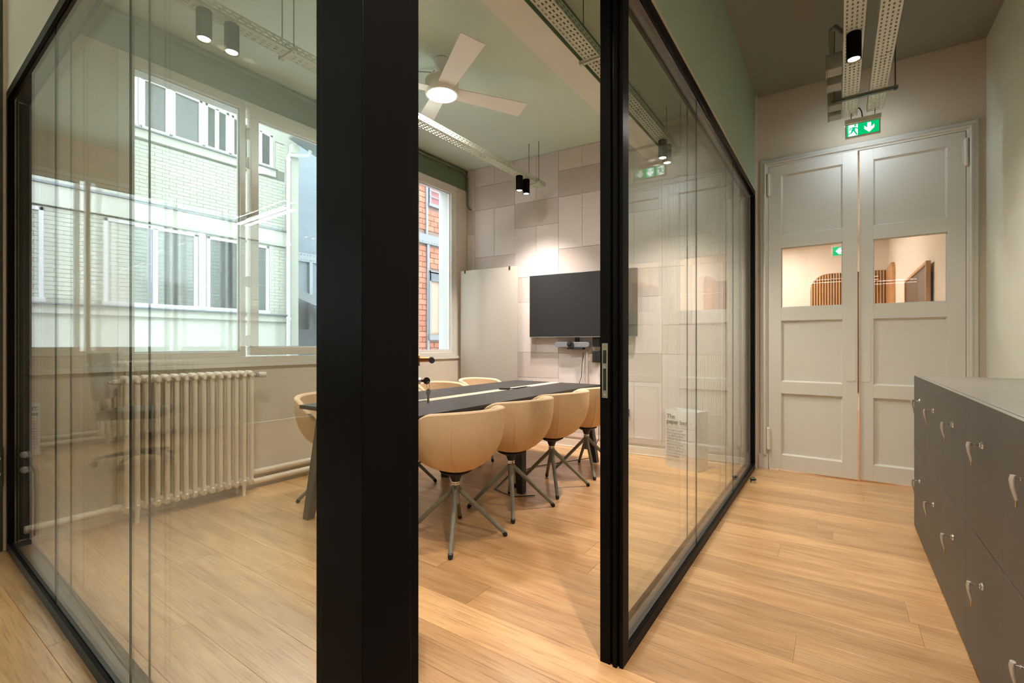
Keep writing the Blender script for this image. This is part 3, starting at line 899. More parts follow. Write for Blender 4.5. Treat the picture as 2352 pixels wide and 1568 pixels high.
# ---------------------------------------------------------------- exit signs
def arrow(m, cx, cz, s, y, direction):
    pts = [(-.16, .5), (.16, .5), (.16, -.02), (.42, .24), (.42, -.10), (0, -.5), (-.42, -.10), (-.42, .24), (-.16, -.02)]
    if direction == 'left': pts = [(-(-q), p) if False else (q, p) for p, q in pts]
    pts = [(cx + p * s, cz + q * s) for p, q in pts]
    m.prism(pts, y, y + .0008, 'y')
def running_man(m, cx, cz, s, y):
    P = lambda pts: m.prism([(cx + a * s, cz + b * s) for a, b in pts], y, y + .0008, 'y')
    P([(.12 + .085 * math.cos(t), .40 + .085 * math.sin(t)) for t in [2 * PI * k / 14 for k in range(14)]])      # head
    P([(-.02, .28), (.14, .27), (.10, .02), (-.10, -.06), (-.16, .02)])                                              # trunk
    P([(.10, .27), (.30, .16), (.44, .22), (.44, .15), (.29, .07), (.08, .17)])                                      # leading arm
    P([(.0, .28), (-.22, .24), (-.34, .06), (-.27, .02), (-.16, .17), (.0, .19)])                                    # trailing arm
    P([(-.02, -.02), (.10, .03), (.16, -.16), (.30, -.42), (.20, -.45), (.04, -.18)])                                # front leg
    P([(-.14, .02), (.0, -.06), (-.12, -.26), (-.44, -.34), (-.46, -.26), (-.20, -.20)])                             # back leg
es = thing('exit_sign', 'lit green emergency exit sign with running figure and down arrow above doors', 'exit sign', (.156, 4.46, 2.715))
MB().box(-.108, .108, .0, .022, 0, .105).build('sign_plate', 'sign_frame', es, bevel=.002)
MB().box(-.112, .112, -.012, .034, .105, .140).build('sign_housing', 'sign_frame', es, bevel=.003)
MB().box(-.099, .099, -.0012, 0, .010, .098).build('green_field', 'sign_green', es)
m = MB().box(-.088, -.030, -.0022, -.0012, .012, .096); m.build('white_door', 'sign_white', es)
m = MB(); running_man(m, -.056, .053, .088, -.0034); m.build('running_figure', 'sign_green', es)
m = MB(); arrow(m, .040, .054, .072, -.0024, 'down'); m.build('down_arrow', 'sign_white', es)
MB().box(-.10, .10, .024, .030, .100, .104).build('lamp_strip', 'exit_lamp', es)
for xx in (-.07, .075): MB().cyl((xx, .012, .140), (xx, .012, .20), .003, 8).build('suspension_rod', 'rod_steel', es)
m = MB().tube([(.0, .02, .140), (-.005, .02, .19), (-.02, .0, .215), (-.035, -.02, .205)], .004, 8); m.build('supply_cable', 'cable_black', es)
e2 = thing('exit_sign', 'small green exit sign with left arrow seen through the door pane', 'exit sign', (.03, 9.0, 2.50))
MB().box(-.11, .11, 0, .03, 0, .17).build('sign_plate', 'sign_frame', e2, bevel=.003)
MB().box(-.095, .095, -.002, 0, .015, .150).build('green_field', 'sign_green', e2)
m = MB(); arrow(m, .0, .083, .115, -.0045, 'left'); m.build('left_arrow', 'sign_white', e2)
MB().box(-.03, .03, .0, .05, .17, .40).build('mount', 'sign_frame', e2)
MB().box(.03, .075, .0, .05, .19, .40).build('mount_cover', 'black_plastic', e2)

# ---------------------------------------------------------------- ceiling fan
FX, FY = -2.476, 2.654
fan = thing('ceiling_fan', 'white four-blade ceiling fan with glowing round lamp', 'ceiling fan', (FX, FY, HR))
MB().lathe([(.012, -.105), (.030, -.100), (.055, -.072), (.062, -.045), (.062, -.004), (.058, 0)], n=40).build('canopy', 'fan_white', fan)
MB().cyl((0, 0, -.18), (0, 0, -.09), .011, 16).build('down_rod', 'fan_white', fan)
MB().lathe([(.110, -.268), (.122, -.268), (.1245, -.262), (.1245, -.160), (.118, -.150), (.02, -.148)], n=56).build('motor_housing', 'fan_white', fan)
MB().lathe([(0.0, -.271), (.06, -.2708), (.1085, -.268), (.109, -.262)], n=48).build('lamp_disc', 'fan_glow', fan)
for k in range(4):
    a = math.radians(-30.5 + 90 * k)
    L0, L1, bw, th = .105, .685, .085, .003
    m = MB()
    m.hexa([(L0, -bw * .72, -th), (L1, -bw, -th), (L1, bw, -th), (L0, bw * .72, -th), (L0, -bw * .72, th), (L1, -bw, th), (L1, bw, th), (L0, bw * .72, th)])
    m.xform(Matrix.Translation((0, 0, -.235)) @ Matrix.Rotation(a, 4, 'Z') @ Matrix.Rotation(math.radians(-10), 4, 'X'))
    m.build('blade', 'fan_white', fan, bevel=.0012)
m = MB().tube([(-.055, .01, -.03), (-.12, .02, -.045), (-.2, .0, -.022), (-.32, -.05, -.006), (-.5, -.08, -.004)], .004, 8)
m.build('supply_cable', 'cable_grey', fan)

# ---------------------------------------------------------------- conduit pipe along window wall
m = MB().tube([(XW + .022, .7, 3.245), (XW + .022, 4.44, 3.245), (XW + .022, 4.50, 3.225), (XW + .024, 4.515, 3.18), (XW + .026, 4.518, 2.86), (XW + .05, 4.52, 2.80), (XW + .075, 4.525, 2.79)], .011, 10)
cpipe = tag(m.build('conduit_pipe', 'sage_pipe'), 'thin green painted pipe under the ceiling above the courtyard windows', 'pipe')
for yy in (1.4, 2.6, 3.8, 4.2):
    MB().box(XW, XW + .03, yy - .008, yy + .008, 3.23, 3.262).build('pipe_clip', 'sage_pipe', cpipe)

# ---------------------------------------------------------------- radiators
def rad_section():
    m = MB()
    r = .0155
    for x in (-.052, 0, .052):
        m.tube([(x, 0, .10), (x, 0, .13), (x, 0, .83), (x, 0, .875)], [r * .9, r, r, r * .9], 10)
    # rounded headers joining the columns top and bottom
    for zc, sg in ((.885, 1), (.095, -1)):
        pts = [(-.070, 0, zc - sg * .01), (-.056, 0, zc + sg * .012), (-.02, 0, zc + sg * .017), (.02, 0, zc + sg * .017), (.056, 0, zc + sg * .012), (.070, 0, zc - sg * .01)]
        m.tube(pts, [.008, .019, .022, .022, .019, .008], 10)
        m.cyl((0, -.0275, zc), (0, .0275, zc), .021, 12)
    for zz in (.33, .60):
        m.cyl((.052, -.016, zz), (.060, 0, zz + .012), .004, 6).cyl((-.052, -.016, zz), (-.060, 0, zz), .004, 6)
    return m.mesh('section')
SEC = rad_section(); SEC.materials.append(MATS['radiator_paint'])
def radiator(label, X, y0, n, valve_end=1, pitch=.0545):
    o = thing('radiator', label, 'radiator', (X, y0, 0))
    for k in range(n): link('section', SEC, o, (0, pitch * (k + .5), .012))
    L = n * pitch
    for k in (1, n - 2):
        for x in (-.052, .052):
            MB().cyl((x, pitch * (k + .5), .095), (x, pitch * (k + .5), .0), .014, 10, .010).build('foot', 'radiator_paint', o)
    e = L if valve_end > 0 else 0
    s = valve_end
    vb = MB().cyl((0, e, .895), (0, e + s * .05, .895), .012, 12).cyl((0, e + s * .028, .895), (0, e + s * .044, .895), .019, 6).build('valve_body', 'steel', o)
    MB().cyl((0, e + s * .05, .895), (0, e + s * .062, .895), .017, 18, .024).cyl((0, e + s * .062, .895), (0, e + s * .105, .895), .024, 18, .021).build('thermostat_head', 'skirting_white', vb)
    b = 0 if valve_end > 0 else L
    MB().cyl((0, b, .895), (0, b - s * .03, .895), .017, 6).cyl((0, b - s * .03, .895), (0, b - s * .05, .895), .010, 10).build('bleed_plug', 'radiator_paint', o)
    MB().cyl((0, b, .107), (0, b - s * .028, .107), .026, 6).cyl((0, b - s * .028, .107), (0, b - s * .06, .107), .021, 12).build('return_union', 'radiator_paint', o)
    return o
radiator('white cast iron column radiator below the tall two-sash window', -3.705, 1.035, 15)
radiator('cast iron radiator of the office, mirrored in the left glass partition', XO + .145, -1.46, 19, 1)

pp = MB().tube([(-3.70, .62, .107), (-3.705, .98, .107)], .021, 12)
tag(pp.build('heating_pipe', 'radiator_paint'), 'single white heating pipe running from radiator to the left glass', 'pipe')
tag(MB().tube([(-3.765, 1.80, .135), (-3.772, 1.95, .128), (-3.775, 4.5, .128)], .021, 12).build('heating_pipe', 'radiator_paint'), 'upper white heating pipe along wall foot, between radiator and table', 'pipe')
tag(MB().tube([(-3.770, 1.82, .055), (-3.775, 1.95, .055), (-3.775, 4.5, .055)], .023, 12).build('heating_pipe', 'radiator_paint'), 'lower white heating pipe along wall foot, between radiator and table', 'pipe')
tag(MB().tube([(XO + .04, .30, .13), (XO + .04, -1.6, .13)], .021, 10).build('heating_pipe', 'radiator_paint'), 'upper office heating pipe, mirrored in the left glass', 'pipe')
tag(MB().tube([(XO + .04, .30, .06), (XO + .04, -1.6, .06)], .022, 10).build('heating_pipe', 'radiator_paint'), 'lower office heating pipe, mirrored in the left glass', 'pipe')
tag(MB().tube([(XO + .05, -.38, .90), (XO + .05, -.30, .89), (XO + .05, -.30, .20), (XO + .045, -.30, .14)], .012, 10).build('heating_pipe', 'radiator_paint'), 'thin vertical feed pipe of the office radiator, mirrored in the left glass', 'pipe')

# ---------------------------------------------------------------- meeting table
TX0, TX1, TY0, TY1, TZ = -2.865, -1.885, 1.735, 4.235, .742
tb_ = thing('meeting_table', 'long dark grey meeting table with pale wood centre strip', 'table', ((TX0 + TX1) / 2, (TY0 + TY1) / 2, 0))
hw, hl_ = (TX1 - TX0) / 2, (TY1 - TY0) / 2
sw2 = .055
for sx in (-1, 1):
    for ya, yb in ((-hl_, -.0015), (.0015, hl_)):
        m = MB().box(sx * sw2, sx * hw, ya, yb, TZ - .025, TZ)
        m.mi = [1 if i in (0, 2, 3, 4, 5) else 0 for i in range(6)]
        m.build('table_top', ['table_laminate', 'table_edge'], tb_, bevel=.001)
MB().box(-sw2 + .002, sw2 - .002, -hl_, hl_, TZ - .025, TZ - .001).build('centre_strip', 'oak_board', tb_)
for yy in (-.75, .55):
    MB().box(-.004, sw2 - .006, yy - .14, yy + .14, TZ - .001, TZ + .0006).build('cable_flap', 'table_edge', tb_)
m = MB()
for x in (-.36, .36): m.box(x - .02, x + .02, -hl_ + .12, hl_ - .12, TZ - .065, TZ - .025)
for yy in (-hl_ + .14, 0, hl_ - .14): m.box(-.36, .36, yy - .02, yy + .02, TZ - .065, TZ - .025)
m.build('under_frame', 'table_edge', tb_)
MB().box(-.10, .10, -.7, .7, TZ - .15, TZ - .145).box(-.10, -.095, -.7, .7, TZ - .145, TZ - .07).box(.095, .10, -.7, .7, TZ - .145, TZ - .07).build('cable_basket', 'galvanised', tb_)
for sx in (-1, 1):
    for yy, lean in ((-hl_ + .10, -1), (.02, 0), (hl_ - .10, 1)):
        ft = (sx * (hw - .03), yy + lean * .055)
        tp = (sx * (hw - .13), yy - lean * .015)
        if lean == 0: ft = (sx * (hw - .10), yy)
        a, b = .044, .050
        m = MB().hexa([(ft[0] - a * .62, ft[1] - a * .62, 0), (ft[0] + a * .62, ft[1] - a * .62, 0), (ft[0] + a * .62, ft[1] + a * .62, 0), (ft[0] - a * .62, ft[1] + a * .62, 0),
                       (tp[0] - b, tp[1] - b * .8, TZ - .03), (tp[0] + b, tp[1] - b * .8, TZ - .03), (tp[0] + b, tp[1] + b * .8, TZ - .03), (tp[0] - b, tp[1] + b * .8, TZ - .03)])
        lg = m.build('leg', 'table_leg_black', tb_, bevel=.004)
        MB().box(tp[0] - .05, tp[0] + .05, tp[1] - .045, tp[1] + .045, TZ - .031, TZ - .025).build('leg_plate', 'galvanised', lg)
# small puck on the centre strip
pk = thing('table_puck', 'flat black conference puck on the pale strip of the table', 'device', (-2.375, 3.33, TZ))
MB().lathe([(.045, 0), (.052, .004), (.050, .014), (.03, .017), (.0, .017)], n=32).build('puck_body', 'black_plastic', pk)
MB().tube([(.04, .02, .006), (.06, .10, .004), (.05, .20, .004), (.045, .28, .004)], .004, 8).build('puck_cable', 'cable_black', pk)

# ---------------------------------------------------------------- tub chairs
def sstep(t): t = max(0, min(1, t)); return t * t * (3 - 2 * t)
RX, RY, ZB, ZT = .300, .284, .388, .778
def rim(a):
    a = abs(a) * 180 / PI
    z = ZT - .020 * min(1, a / 75) ** 2
    z -= .150 * sstep((a - 70) / 55)
    z -= .135 * sstep((a - 115) / 50)
    return z
def rho(z, a):
    s = max(0.0, min(1.0, (z - ZB) / (ZT - ZB)))
    fr = sstep((abs(a) * 180 / PI - 90) / 80)
    p = 2.9 + 2.6 * fr
    return max(.10, (1 - (1 - s) ** p) ** (1 / 2.0))
def shell_pt(a, z, off):
    r = rho(z, a)
    x, y = RX * r, RY * r
    ln = math.hypot(x, y) / 1.414 + 1e-6
    k = max(.05, 1 - off / ln)
    return (x * k * math.cos(a), y * k * math.sin(a), z)
def make_chair():
    o = thing('tub_chair', 'tub chair', 'chair')
    n = 56; m = MB(); rings = []
    for t in (0, .03, .08, .15, .24, .35, .47, .60, .73, .86, .95, 1.0):
        rings.append([shell_pt(-PI + 2 * PI * i / n, ZB + (rim(-PI + 2 * PI * i / n) - .010 - ZB) * t, 0) for i in range(n)])
    rings.append([shell_pt(-PI + 2 * PI * i / n, rim(-PI + 2 * PI * i / n) - .002, .007) for i in range(n)])
    rings.append([shell_pt(-PI + 2 * PI * i / n, rim(-PI + 2 * PI * i / n), .018) for i in range(n)])
    rings.append([shell_pt(-PI + 2 * PI * i / n, rim(-PI + 2 * PI * i / n) - .003, .030) for i in range(n)])
    zs = .462
    for t in (.0, .25, .5, .75, 1.0):
        rg = []
        for i in range(n):
            a = -PI + 2 * PI * i / n
            z = (rim(a) - .014) * (1 - t) + zs * t
            rg.append(shell_pt(a, max(z, zs - .01), .040))
        rings.append(rg)
    vs_ = [p for r in rings for p in r]
    fs = [(k * n + i, k * n + (i + 1) % n, (k + 1) * n + (i + 1) % n, (k + 1) * n + i) for k in range(len(rings) - 1) for i in range(n)]
    fs += [tuple(range(n))[::-1], tuple((len(rings) - 1) * n + i for i in range(n))]
    m._add(vs_, fs)
    sh = m.build('shell', 'chair_wool', o)
    for sg in (-1, 1):
        MB().tube([shell_pt(sg * .80, ZB + (rim(.80) - .012 - ZB) * t, -.0006) for t in [k / 16 for k in range(1, 17)]], .0021, 6).build('seam', 'chair_wool', sh)
    m = MB(); pr = []
    for k in range(9):
        t = k / 8 * PI / 2
        pr.append((.168 * math.cos(t) ** .5 if k < 8 else 0.0, .456 + .030 * math.sin(t)))
    m.lathe(pr, n=40)
    m.build('seat_cushion', 'chair_wool', o)
    MB().lathe([(.022, .328), (.030, .345), (.036, .362), (.075, .380), (.095, .392), (.06, .405)], n=28).build('swivel_mount', 'black_plastic', o)
    MB().lathe([(.019, .309), (.026, .311), (.026, .318), (.020, .320), (.020, .324), (.027, .326), (.027, .330), (.018, .332)], n=24).build('swivel_ring', 'chrome', o)
    MB().lathe([(.020, .195), (.022, .197), (.023, .30), (.025, .309), (.0, .310)], n=24).build('column', 'chair_base', o)
    for k in range(4):
        a = PI / 4 + k * PI / 2
        c_, s_ = math.cos(a), math.sin(a)
        R = .292
        lg = MB().tube([(.010 * c_, .010 * s_, .292), (.03 * c_, .03 * s_, .272), (R * c_, R * s_, .018)], [.016, .0145, .0125], 14).build('leg', 'chair_base', o)
        MB().tube([(R * .975 * c_, R * .975 * s_, .0245), (R * 1.0 * c_, R * 1.0 * s_, .013), (R * 1.012 * c_, R * 1.012 * s_, .004), (R * 1.012 * c_, R * 1.012 * s_, 0.0)], [.0138, .0142, .012, .007], 12).build('foot_cap', 'black_rubber', lg)
    return o
def place_chair(o, x, y, rz, leg_turn, label, group):
    o.location = (x, y, 0); o.rotation_euler = (0, 0, rz)
    tag(o, label, 'chair', group)
    for ch in o.children:
        if ch.name.split('.')[0] == 'leg': ch.rotation_euler = (0, 0, leg_turn - rz)
ch0 = make_chair()
near = [(-1.855, 2.105, math.radians(-9)), (-1.868, 2.70, math.radians(-6)), (-1.868, 3.265, math.radians(-5)), (-1.852, 3.86, math.radians(-4))]
lab = ['beige tub chair on the doorway side, nearest the black corner post', 'beige tub chair on the doorway side, second from the corner post',
       'beige tub chair on the doorway side, third from the corner post', 'beige tub chair on the doorway side, nearest the screen, half behind the door jamb']
far = [(-2.93, 2.07, PI + .05), (-2.95, 2.655, PI), (-2.95, 3.24, PI - .05), (-2.95, 3.83, PI - .03)]
labf = ['beige tub chair on the window side, seen through glass left of the corner post', 'beige tub chair on the window side, mostly hidden behind the corner post',
        'beige tub chair on the window side, its rim showing behind the hanging key', 'beige tub chair on the window side, in front of the glass writing board']
for i, (x, y, rz) in enumerate(near):
    c_ = ch0 if i == 0 else copy_tree(ch0)
    place_chair(c_, x, y, rz, math.radians(-9 + i), lab[i], 'chairs around the meeting table')
for i, (x, y, rz) in enumerate(far):
    place_chair(copy_tree(ch0), x, y, rz, math.radians(-12 + 5 * i), labf[i], 'chairs around the meeting table')

# ---------------------------------------------------------------- things on the felt wall (local x along the wall, -y into the room)
def wall_thing(name, label, cat, s, z, off=0.0):
    p = Matrix.Translation((XW, 4.55, 0)) @ Matrix.Rotation(BA, 4, 'Z') @ Vector((s, -.0135 - off, z))
    return thing(name, label, cat, p, BA)
tv = wall_thing('television', 'large dark flat screen on the felt wall', 'television', 1.535, 1.557)
MB().box(-.612, .612, -.080, -.052, -.346, .346).build('bezel', 'dark_frame', tv, bevel=.004)
MB().box(-.606, .606, -.0815, -.0798, -.336, .340).build('screen', 'screen', tv)
MB().box(-.612, .612, -.083, -.060, -.352, -.345).build('bottom_edge', 'steel', tv, bevel=.001)
MB().box(-.35, .35, -.052, -.022, -.22, .18).box(-.2, .2, -.022, 0, -.1, .1).build('wall_mount', 'black_plastic', tv)
wc = wall_thing('video_bar', 'slim grey camera and speaker bar with round lens under the screen', 'camera', 1.435, 1.125)
m = MB()
pts = [(.20 - .028 + .028 * math.cos(t), .028 * math.sin(t)) for t in [math.radians(-90 + 22.5 * k) for k in range(9)]]
pts += [(-.20 + .028 + .028 * math.cos(t), .028 * math.sin(t)) for t in [math.radians(90 + 22.5 * k) for k in range(9)]]
m.prism(pts, -.075, -.020, 'y'); m.build('bar_body', 'speaker_grey', wc, bevel=.003)
MB().cyl((-.01, -.078, .004), (-.01, -.094, .004), .037, 32).build('lens_ring', 'black_plastic', wc)
MB().cyl((-.01, -.0945, .004), (-.01, -.098, .004), .024, 24, .018).build('lens', 'lens_black', wc)
MB().box(-.05, .13, -.085, -.01, -.052, -.030).build('base', 'black_plastic', wc, bevel=.004)
MB().box(.02, .06, -.03, 0, .02, .09).build('bracket', 'black_plastic', wc)
tag(wall_thing('cable_conduit', 'slim beige cable cover running down the felt wall below the screen', 'conduit', 1.585, .60), kind=None)
cc = bpy.data.objects['cable_conduit']
MB().box(-.010, .010, -.016, 0, -.48, .47).build('cover', 'felt_warm', cc, bevel=.003)
MB().tube([(-.03, -.03, .44), (-.03, -.035, .40), (-.045, -.04, .30), (-.05, -.04, .18), (-.10, -.05, .02), (-.13, -.06, -.12)], .0035, 8).build('hanging_cable', 'cable_black', cc)
for i, (zz, lb) in enumerate(((1.165, 'upper black socket block on the felt wall beside the door jamb'), (1.00, 'lower black socket block on the felt wall beside the door jamb'))):
    sk = wall_thing('socket_block', lb, 'socket', 1.70, zz)
    MB().box(-.04, .04, -.05, 0, -.062, .062).build('block', 'black_plastic', sk, bevel=.006)
    for q in (-.03, .012, .04):
        MB().cyl((.0, -.0505, q), (.0, -.053, q), .012, 14).build('outlet', 'dark_frame', sk)
sk = wall_thing('floor_socket', 'small dark wall socket just right of the door jamb', 'socket', 2.02, .42)
MB().box(-.03, .03, -.03, 0, -.04, .04).build('plate', 'black_plastic', sk, bevel=.004)

# glass writing board on long stand-offs
gb = wall_thing('writing_board', 'tall frameless beige glass writing board beside the window', 'writing board', .435, 1.24, .185)
MB().box(-.395, .395, -.006, 0, -.74, .77).build('glass_sheet', 'board_glass', gb, bevel=.0015)
for xx in (-.33, .29):
    cl = MB().cyl((xx, -.010, .755), (xx, .185, .755), .006, 12).build('stand_off', 'steel', gb)
    MB().box(xx - .009, xx + .009, -.012, .002, .735, .775).build('clip', 'dark_frame', cl, bevel=.002)
    MB().cyl((xx, 0, -.70), (xx, .185, -.70), .008, 12).build('lower_stand_off', 'steel', gb)

# thin cables on the floor under the table end
tag(MB().tube([(-1.95, 4.35, .42), (-1.93, 4.30, .2), (-1.98, 4.18, .03), (-2.15, 4.0, .006), (-2.3, 3.7, .005), (-2.32, 3.3, .005), (-2.2, 2.95, .006), (-1.98, 2.88, .005), (-1.86, 3.0, .005)], .0035, 8).build('floor_cable', 'cable_black'),
    'thin black cable looping over the floor under the table', 'cable')

# ---------------------------------------------------------------- paper bag
def paper_bag(label, loc, rz, text=True):
    o = thing('paper_bag', label, 'paper bag', loc, rz)
    W, D, H = .31, .20, .525
    m = MB()
    n = []
    t = .0012
    def ring(dx, dy, z, jag):
        pts = [(-W / 2 + dx, -D / 2 + dy), (W / 2 - dx, -D / 2 + dy), (W / 2 - dx, D / 2 - dy), (-W / 2 + dx, D / 2 - dy)]
        mids = []
        for i in range(4):
            a, b = pts[i], pts[(i + 1) % 4]
            for f in (0, .5):
                x, y_ = a[0] + (b[0] - a[0]) * f, a[1] + (b[1] - a[1]) * f
                if f == .5 and i in (1, 3): x += (-.016 if i == 1 else .016) * jag    # gusset fold
                if f == .5 and i in (0, 2): y_ += (.004 if i == 0 else -.004) * jag
                mids.append((x, y_, z + (random.uniform(-.006, .006) if jag > .9 else 0)))
        return mids
    outer = [ring(.002, .002, 0, 0), ring(0, 0, .09, .15), ring(.001, .001, .3, .5), ring(.002, .002, H, 1)]
    inner = [ring(.004, .004, H - .001, 1), ring(.003, .003, .3, .5), ring(.003, .003, .006, 0)]
    inner[0] = [(p[0] * .985, p[1] * .985, q[2] - .0008) for p, q in zip(outer[3], outer[3])]
    rs = outer + inner; k = 8
    vs_ = [p for r in rs for p in r]
    fs = [(j * k + i, j * k + (i + 1) % k, (j + 1) * k + (i + 1) % k, (j + 1) * k + i) for j in range(len(rs) - 1) for i in range(k)]
    fs += [tuple(range(k))[::-1], tuple((len(rs) - 1) * k + i for i in range(k))]
    m._add(vs_, fs)
    m.build('bag_body', 'paper_white', o, smooth=False)
    # triangular bottom folds on the narrow side
    MB()._add([(W / 2 + .0015, -D / 2, .004), (W / 2 + .0015, D / 2, .004), (W / 2 - .0015, 0, .095)], [(0, 1, 2)])._add([(W / 2 + .003, -D / 2 + .01, .003), (W / 2 + .003, D / 2 - .01, .003), (W / 2 + .001, 0, .085)], [(0, 1, 2)]) \
        .build('gusset_fold', 'paper_white', o, smooth=False)
    if text:
        base = Matrix.Translation((0, -D / 2 - .0022, 0)) @ Matrix.Rotation(PI / 2, 4, 'X')
        def line(s, x, z, size, mt, bold=0.0, sp=1.0):
            text_mesh(s, size, mt, 'print', o, base @ Matrix.Translation((x, z, 0)), bold=bold, spacing=sp)
        x0 = -W / 2 + .015
        line('The', x0, .452, .056, 'ink', .0010, .92)
        line('paper bag', x0, .404, .056, 'ink', .0010, .92)
        line('®', x0 + .232, .418, .018, 'ink')
        lines = ['This bag is made', 'from organic paper.', 'It is 100% natural.', '180g/m² double-layer paper:', 'white kraft layered', 'with brown kraft.',
                 'Capacity: 33 litres.', '100% Ecographik™', 'Do not throw it away.', 'It is reusable.']
        for i, s in enumerate(lines): line(s, x0, .338 - .0262 * i, .0255, 'ink_grey', 0, .95)
        line('The paper bag is an original creation', x0, .066, .010, 'ink_grey')
        MB().box(x0, W / 2 - .02, -D / 2 - .0024, -D / 2 - .0016, .3705, .3720).box(x0, W / 2 - .02, -D / 2 - .0024, -D / 2 - .0016, .0805, .0818).build('print_rule', 'ink', o)
    return o
paper_bag('white paper bag with printed black text standing by the felt wall', (-1.142, 4.475, 0), math.radians(-14))
paper_bag('white printed paper bag in the office, mirrored reversed in the left glass', (-6.875, .215, 0), math.radians(90))

# ---------------------------------------------------------------- lockers
LX, LXB, LT, LM = .392, .898, .94, .48
ord_ = ['first from the far end', 'second from the far end', 'third from the far end', 'fourth from the far end', 'fifth from the far end', 'sixth from the far end', 'seventh from the far end', 'last one behind the picture edge']
kfob = None
for k in range(6):
    y1 = 3.84 - LM * k; y0 = y1 - LM
    o = thing('locker', f'dark grey two-door locker unit, {ord_[k]}', 'locker', (LX, y0, 0), 0, 'lockers along the right wall')
    MB().box(.020, LXB - LX, .001, LM - .001, .02, LT - .018).box(.03, LXB - LX, .02, LM - .02, 0, .02).build('body', 'locker_gap', o)
    MB().box(.0215, LXB - LX, .0015, LM - .0015, LT - .018, LT).build('top_panel', 'locker_top_sheen', o, bevel=.001)
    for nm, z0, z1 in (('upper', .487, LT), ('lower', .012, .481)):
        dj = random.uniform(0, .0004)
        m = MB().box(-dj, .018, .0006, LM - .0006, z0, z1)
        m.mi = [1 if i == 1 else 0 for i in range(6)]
        d = m.build('door', ['locker_front', 'locker_top_sheen'], o, bevel=.0008)
        zl = z0 + (z1 - z0) * .70
        MB().cyl((.0, LM * .49, zl), (-.004, LM * .49, zl), .0125, 20, .010).cyl((-.004, LM * .49, zl), (-.007, LM * .49, zl), .008, 16).build('lock', 'chrome', d)
        kk = thing('locker_key', f'clear plastic key hanging from the {nm} lock of the locker {ord_[k]}', 'key', (LX - .007, y0 + LM * .49, zl), 0, 'locker keys')
        MB().cyl((0, 0, 0), (-.022, 0, 0), .0022, 10).cyl((-.010, 0, 0), (-.013, 0, 0), .0045, 10).build('key_shaft', 'chrome', kk)
        m = MB()
        path = [(-.026, 0, .008), (-.028, 0, -.004), (-.0265, 0, -.024), (-.0225, 0, -.042), (-.020, 0, -.054)]
        wds = [.0085, .009, .0078, .0066, .0055]
        dep = [.0055, .006, .005, .0042, .0036]
        vs_ = []
        for (px, py, pz), a, b in zip(path, wds, dep):
            for t in [2 * PI * q / 12 for q in range(12)]:
                vs_.append((px + b * math.cos(t), a * math.sin(t), pz))
        fs = [(q * 12 + i, q * 12 + (i + 1) % 12, (q + 1) * 12 + (i + 1) % 12, (q + 1) * 12 + i) for q in range(4) for i in range(12)] + [tuple(range(12))[::-1], tuple(48 + i for i in range(12))]
        m._add(vs_, fs)
        m.build('key_grip', 'clear_plastic', kk)
        MB().box(-.0215, -.0185, -.0038, .0038, -.072, -.052).build('key_tip', 'brass_worn', kk)

# ---------------------------------------------------------------- door stop
ds = thing('door_stop', 'small steel door stop with black rubber ring on the corridor floor', 'door stop', (-.570, 4.30, 0))
MB().lathe([(.019, 0), (.020, .002), (.020, .022), (.017, .023)], n=24).lathe([(.017, .034), (.019, .036), (.017, .043), (.0, .045)], n=24).build('body', 'steel', ds)
MB().lathe([(.017, .023), (.0235, .025), (.0235, .032), (.017, .034)], n=24).build('rubber_ring', 'black_rubber', ds)

# ---------------------------------------------------------------- office: lamps, sockets, swivel chair
def led_line(label, x0, x1, y, z):
    o = thing('linear_lamp', label, 'lamp', ((x0 + x1) / 2, y, z), 0, 'linear office lamps')
    L = (x1 - x0) / 2
    MB().box(-L, L, -.03, .03, .008, .07).build('profile', 'black_metal', o, bevel=.002)
    MB().box(-L + .01, L - .01, -.024, .024, .002, .008).build('diffuser', 'led_glow', o)
    MB().box(-L + .01, L - .01, -.024, .024, .070, .074).build('fill_strip', 'led_fill_glow', o)  # added strip on the profile, throws fill light at the ceiling
    for q in (-L * .8, L * .8): MB().cyl((q, 0, .07), (q, 0, HC - z), .002, 6).build('suspension_wire', 'rod_steel', o)
led_line('warm linear lamp over the office, mirrored in the left glass', -6.2, -5.0, -1.60, 2.60)
led_line('warm linear lamp over the office behind the camera', -3.6, -1.9, -1.80, 2.60)
led_line('warm linear lamp in the far corner of the office', -6.0, -4.4, -4.2, 2.60)
led_line('warm linear lamp at the office rear, left one', -3.4, -1.6, -4.6, 2.60)
led_line('warm linear lamp at the office rear, mirrored in the door panes', .4, 2.0, -5.0, 2.60)
led_line('warm linear lamp behind the camera, mirrored in the left door pane', -1.2, .6, -3.9, 2.60)

sb = thing('socket_strip', 'double wall socket at the end of the left glass', 'socket', (-3.772, .52, 0))
MB().box(0, .006, -.030, .030, .36, .57).build('plate', 'end_cap', sb, bevel=.003)
for i, zz in enumerate((.515, .430)):
    pg = thing('plug', f'grey ring-handled plug in the {"upper" if i == 0 else "lower"} socket at the end of the left glass', 'plug', (-3.766, .52, zz), 0)
    MB().cyl((0, 0, 0), (.035, 0, 0), .018, 16, .015).build('plug_body', 'plug_grey', pg)
    rg_ = [(.052 + .018 * math.cos(t), 0, .004 + .014 * math.sin(t)) for t in [2 * PI * q / 16 for q in range(17)]]
    MB().tube(rg_, .004, 6).build('ring_handle', 'plug_grey', pg)
    MB().tube([(.04, 0, -.01), (.07, -.01, -.03), (.10, -.012 - .02 * (1 - i), -.09), (.12, -.012 - .02 * (1 - i), -.20 + .06 * i), (.115, -.012 - .02 * (1 - i), -.36 + .06 * i), (.09, -.012 - .02 * (1 - i), -.44 + .08 * i)], .006, 8).build('plug_cable', 'cable_black', pg)

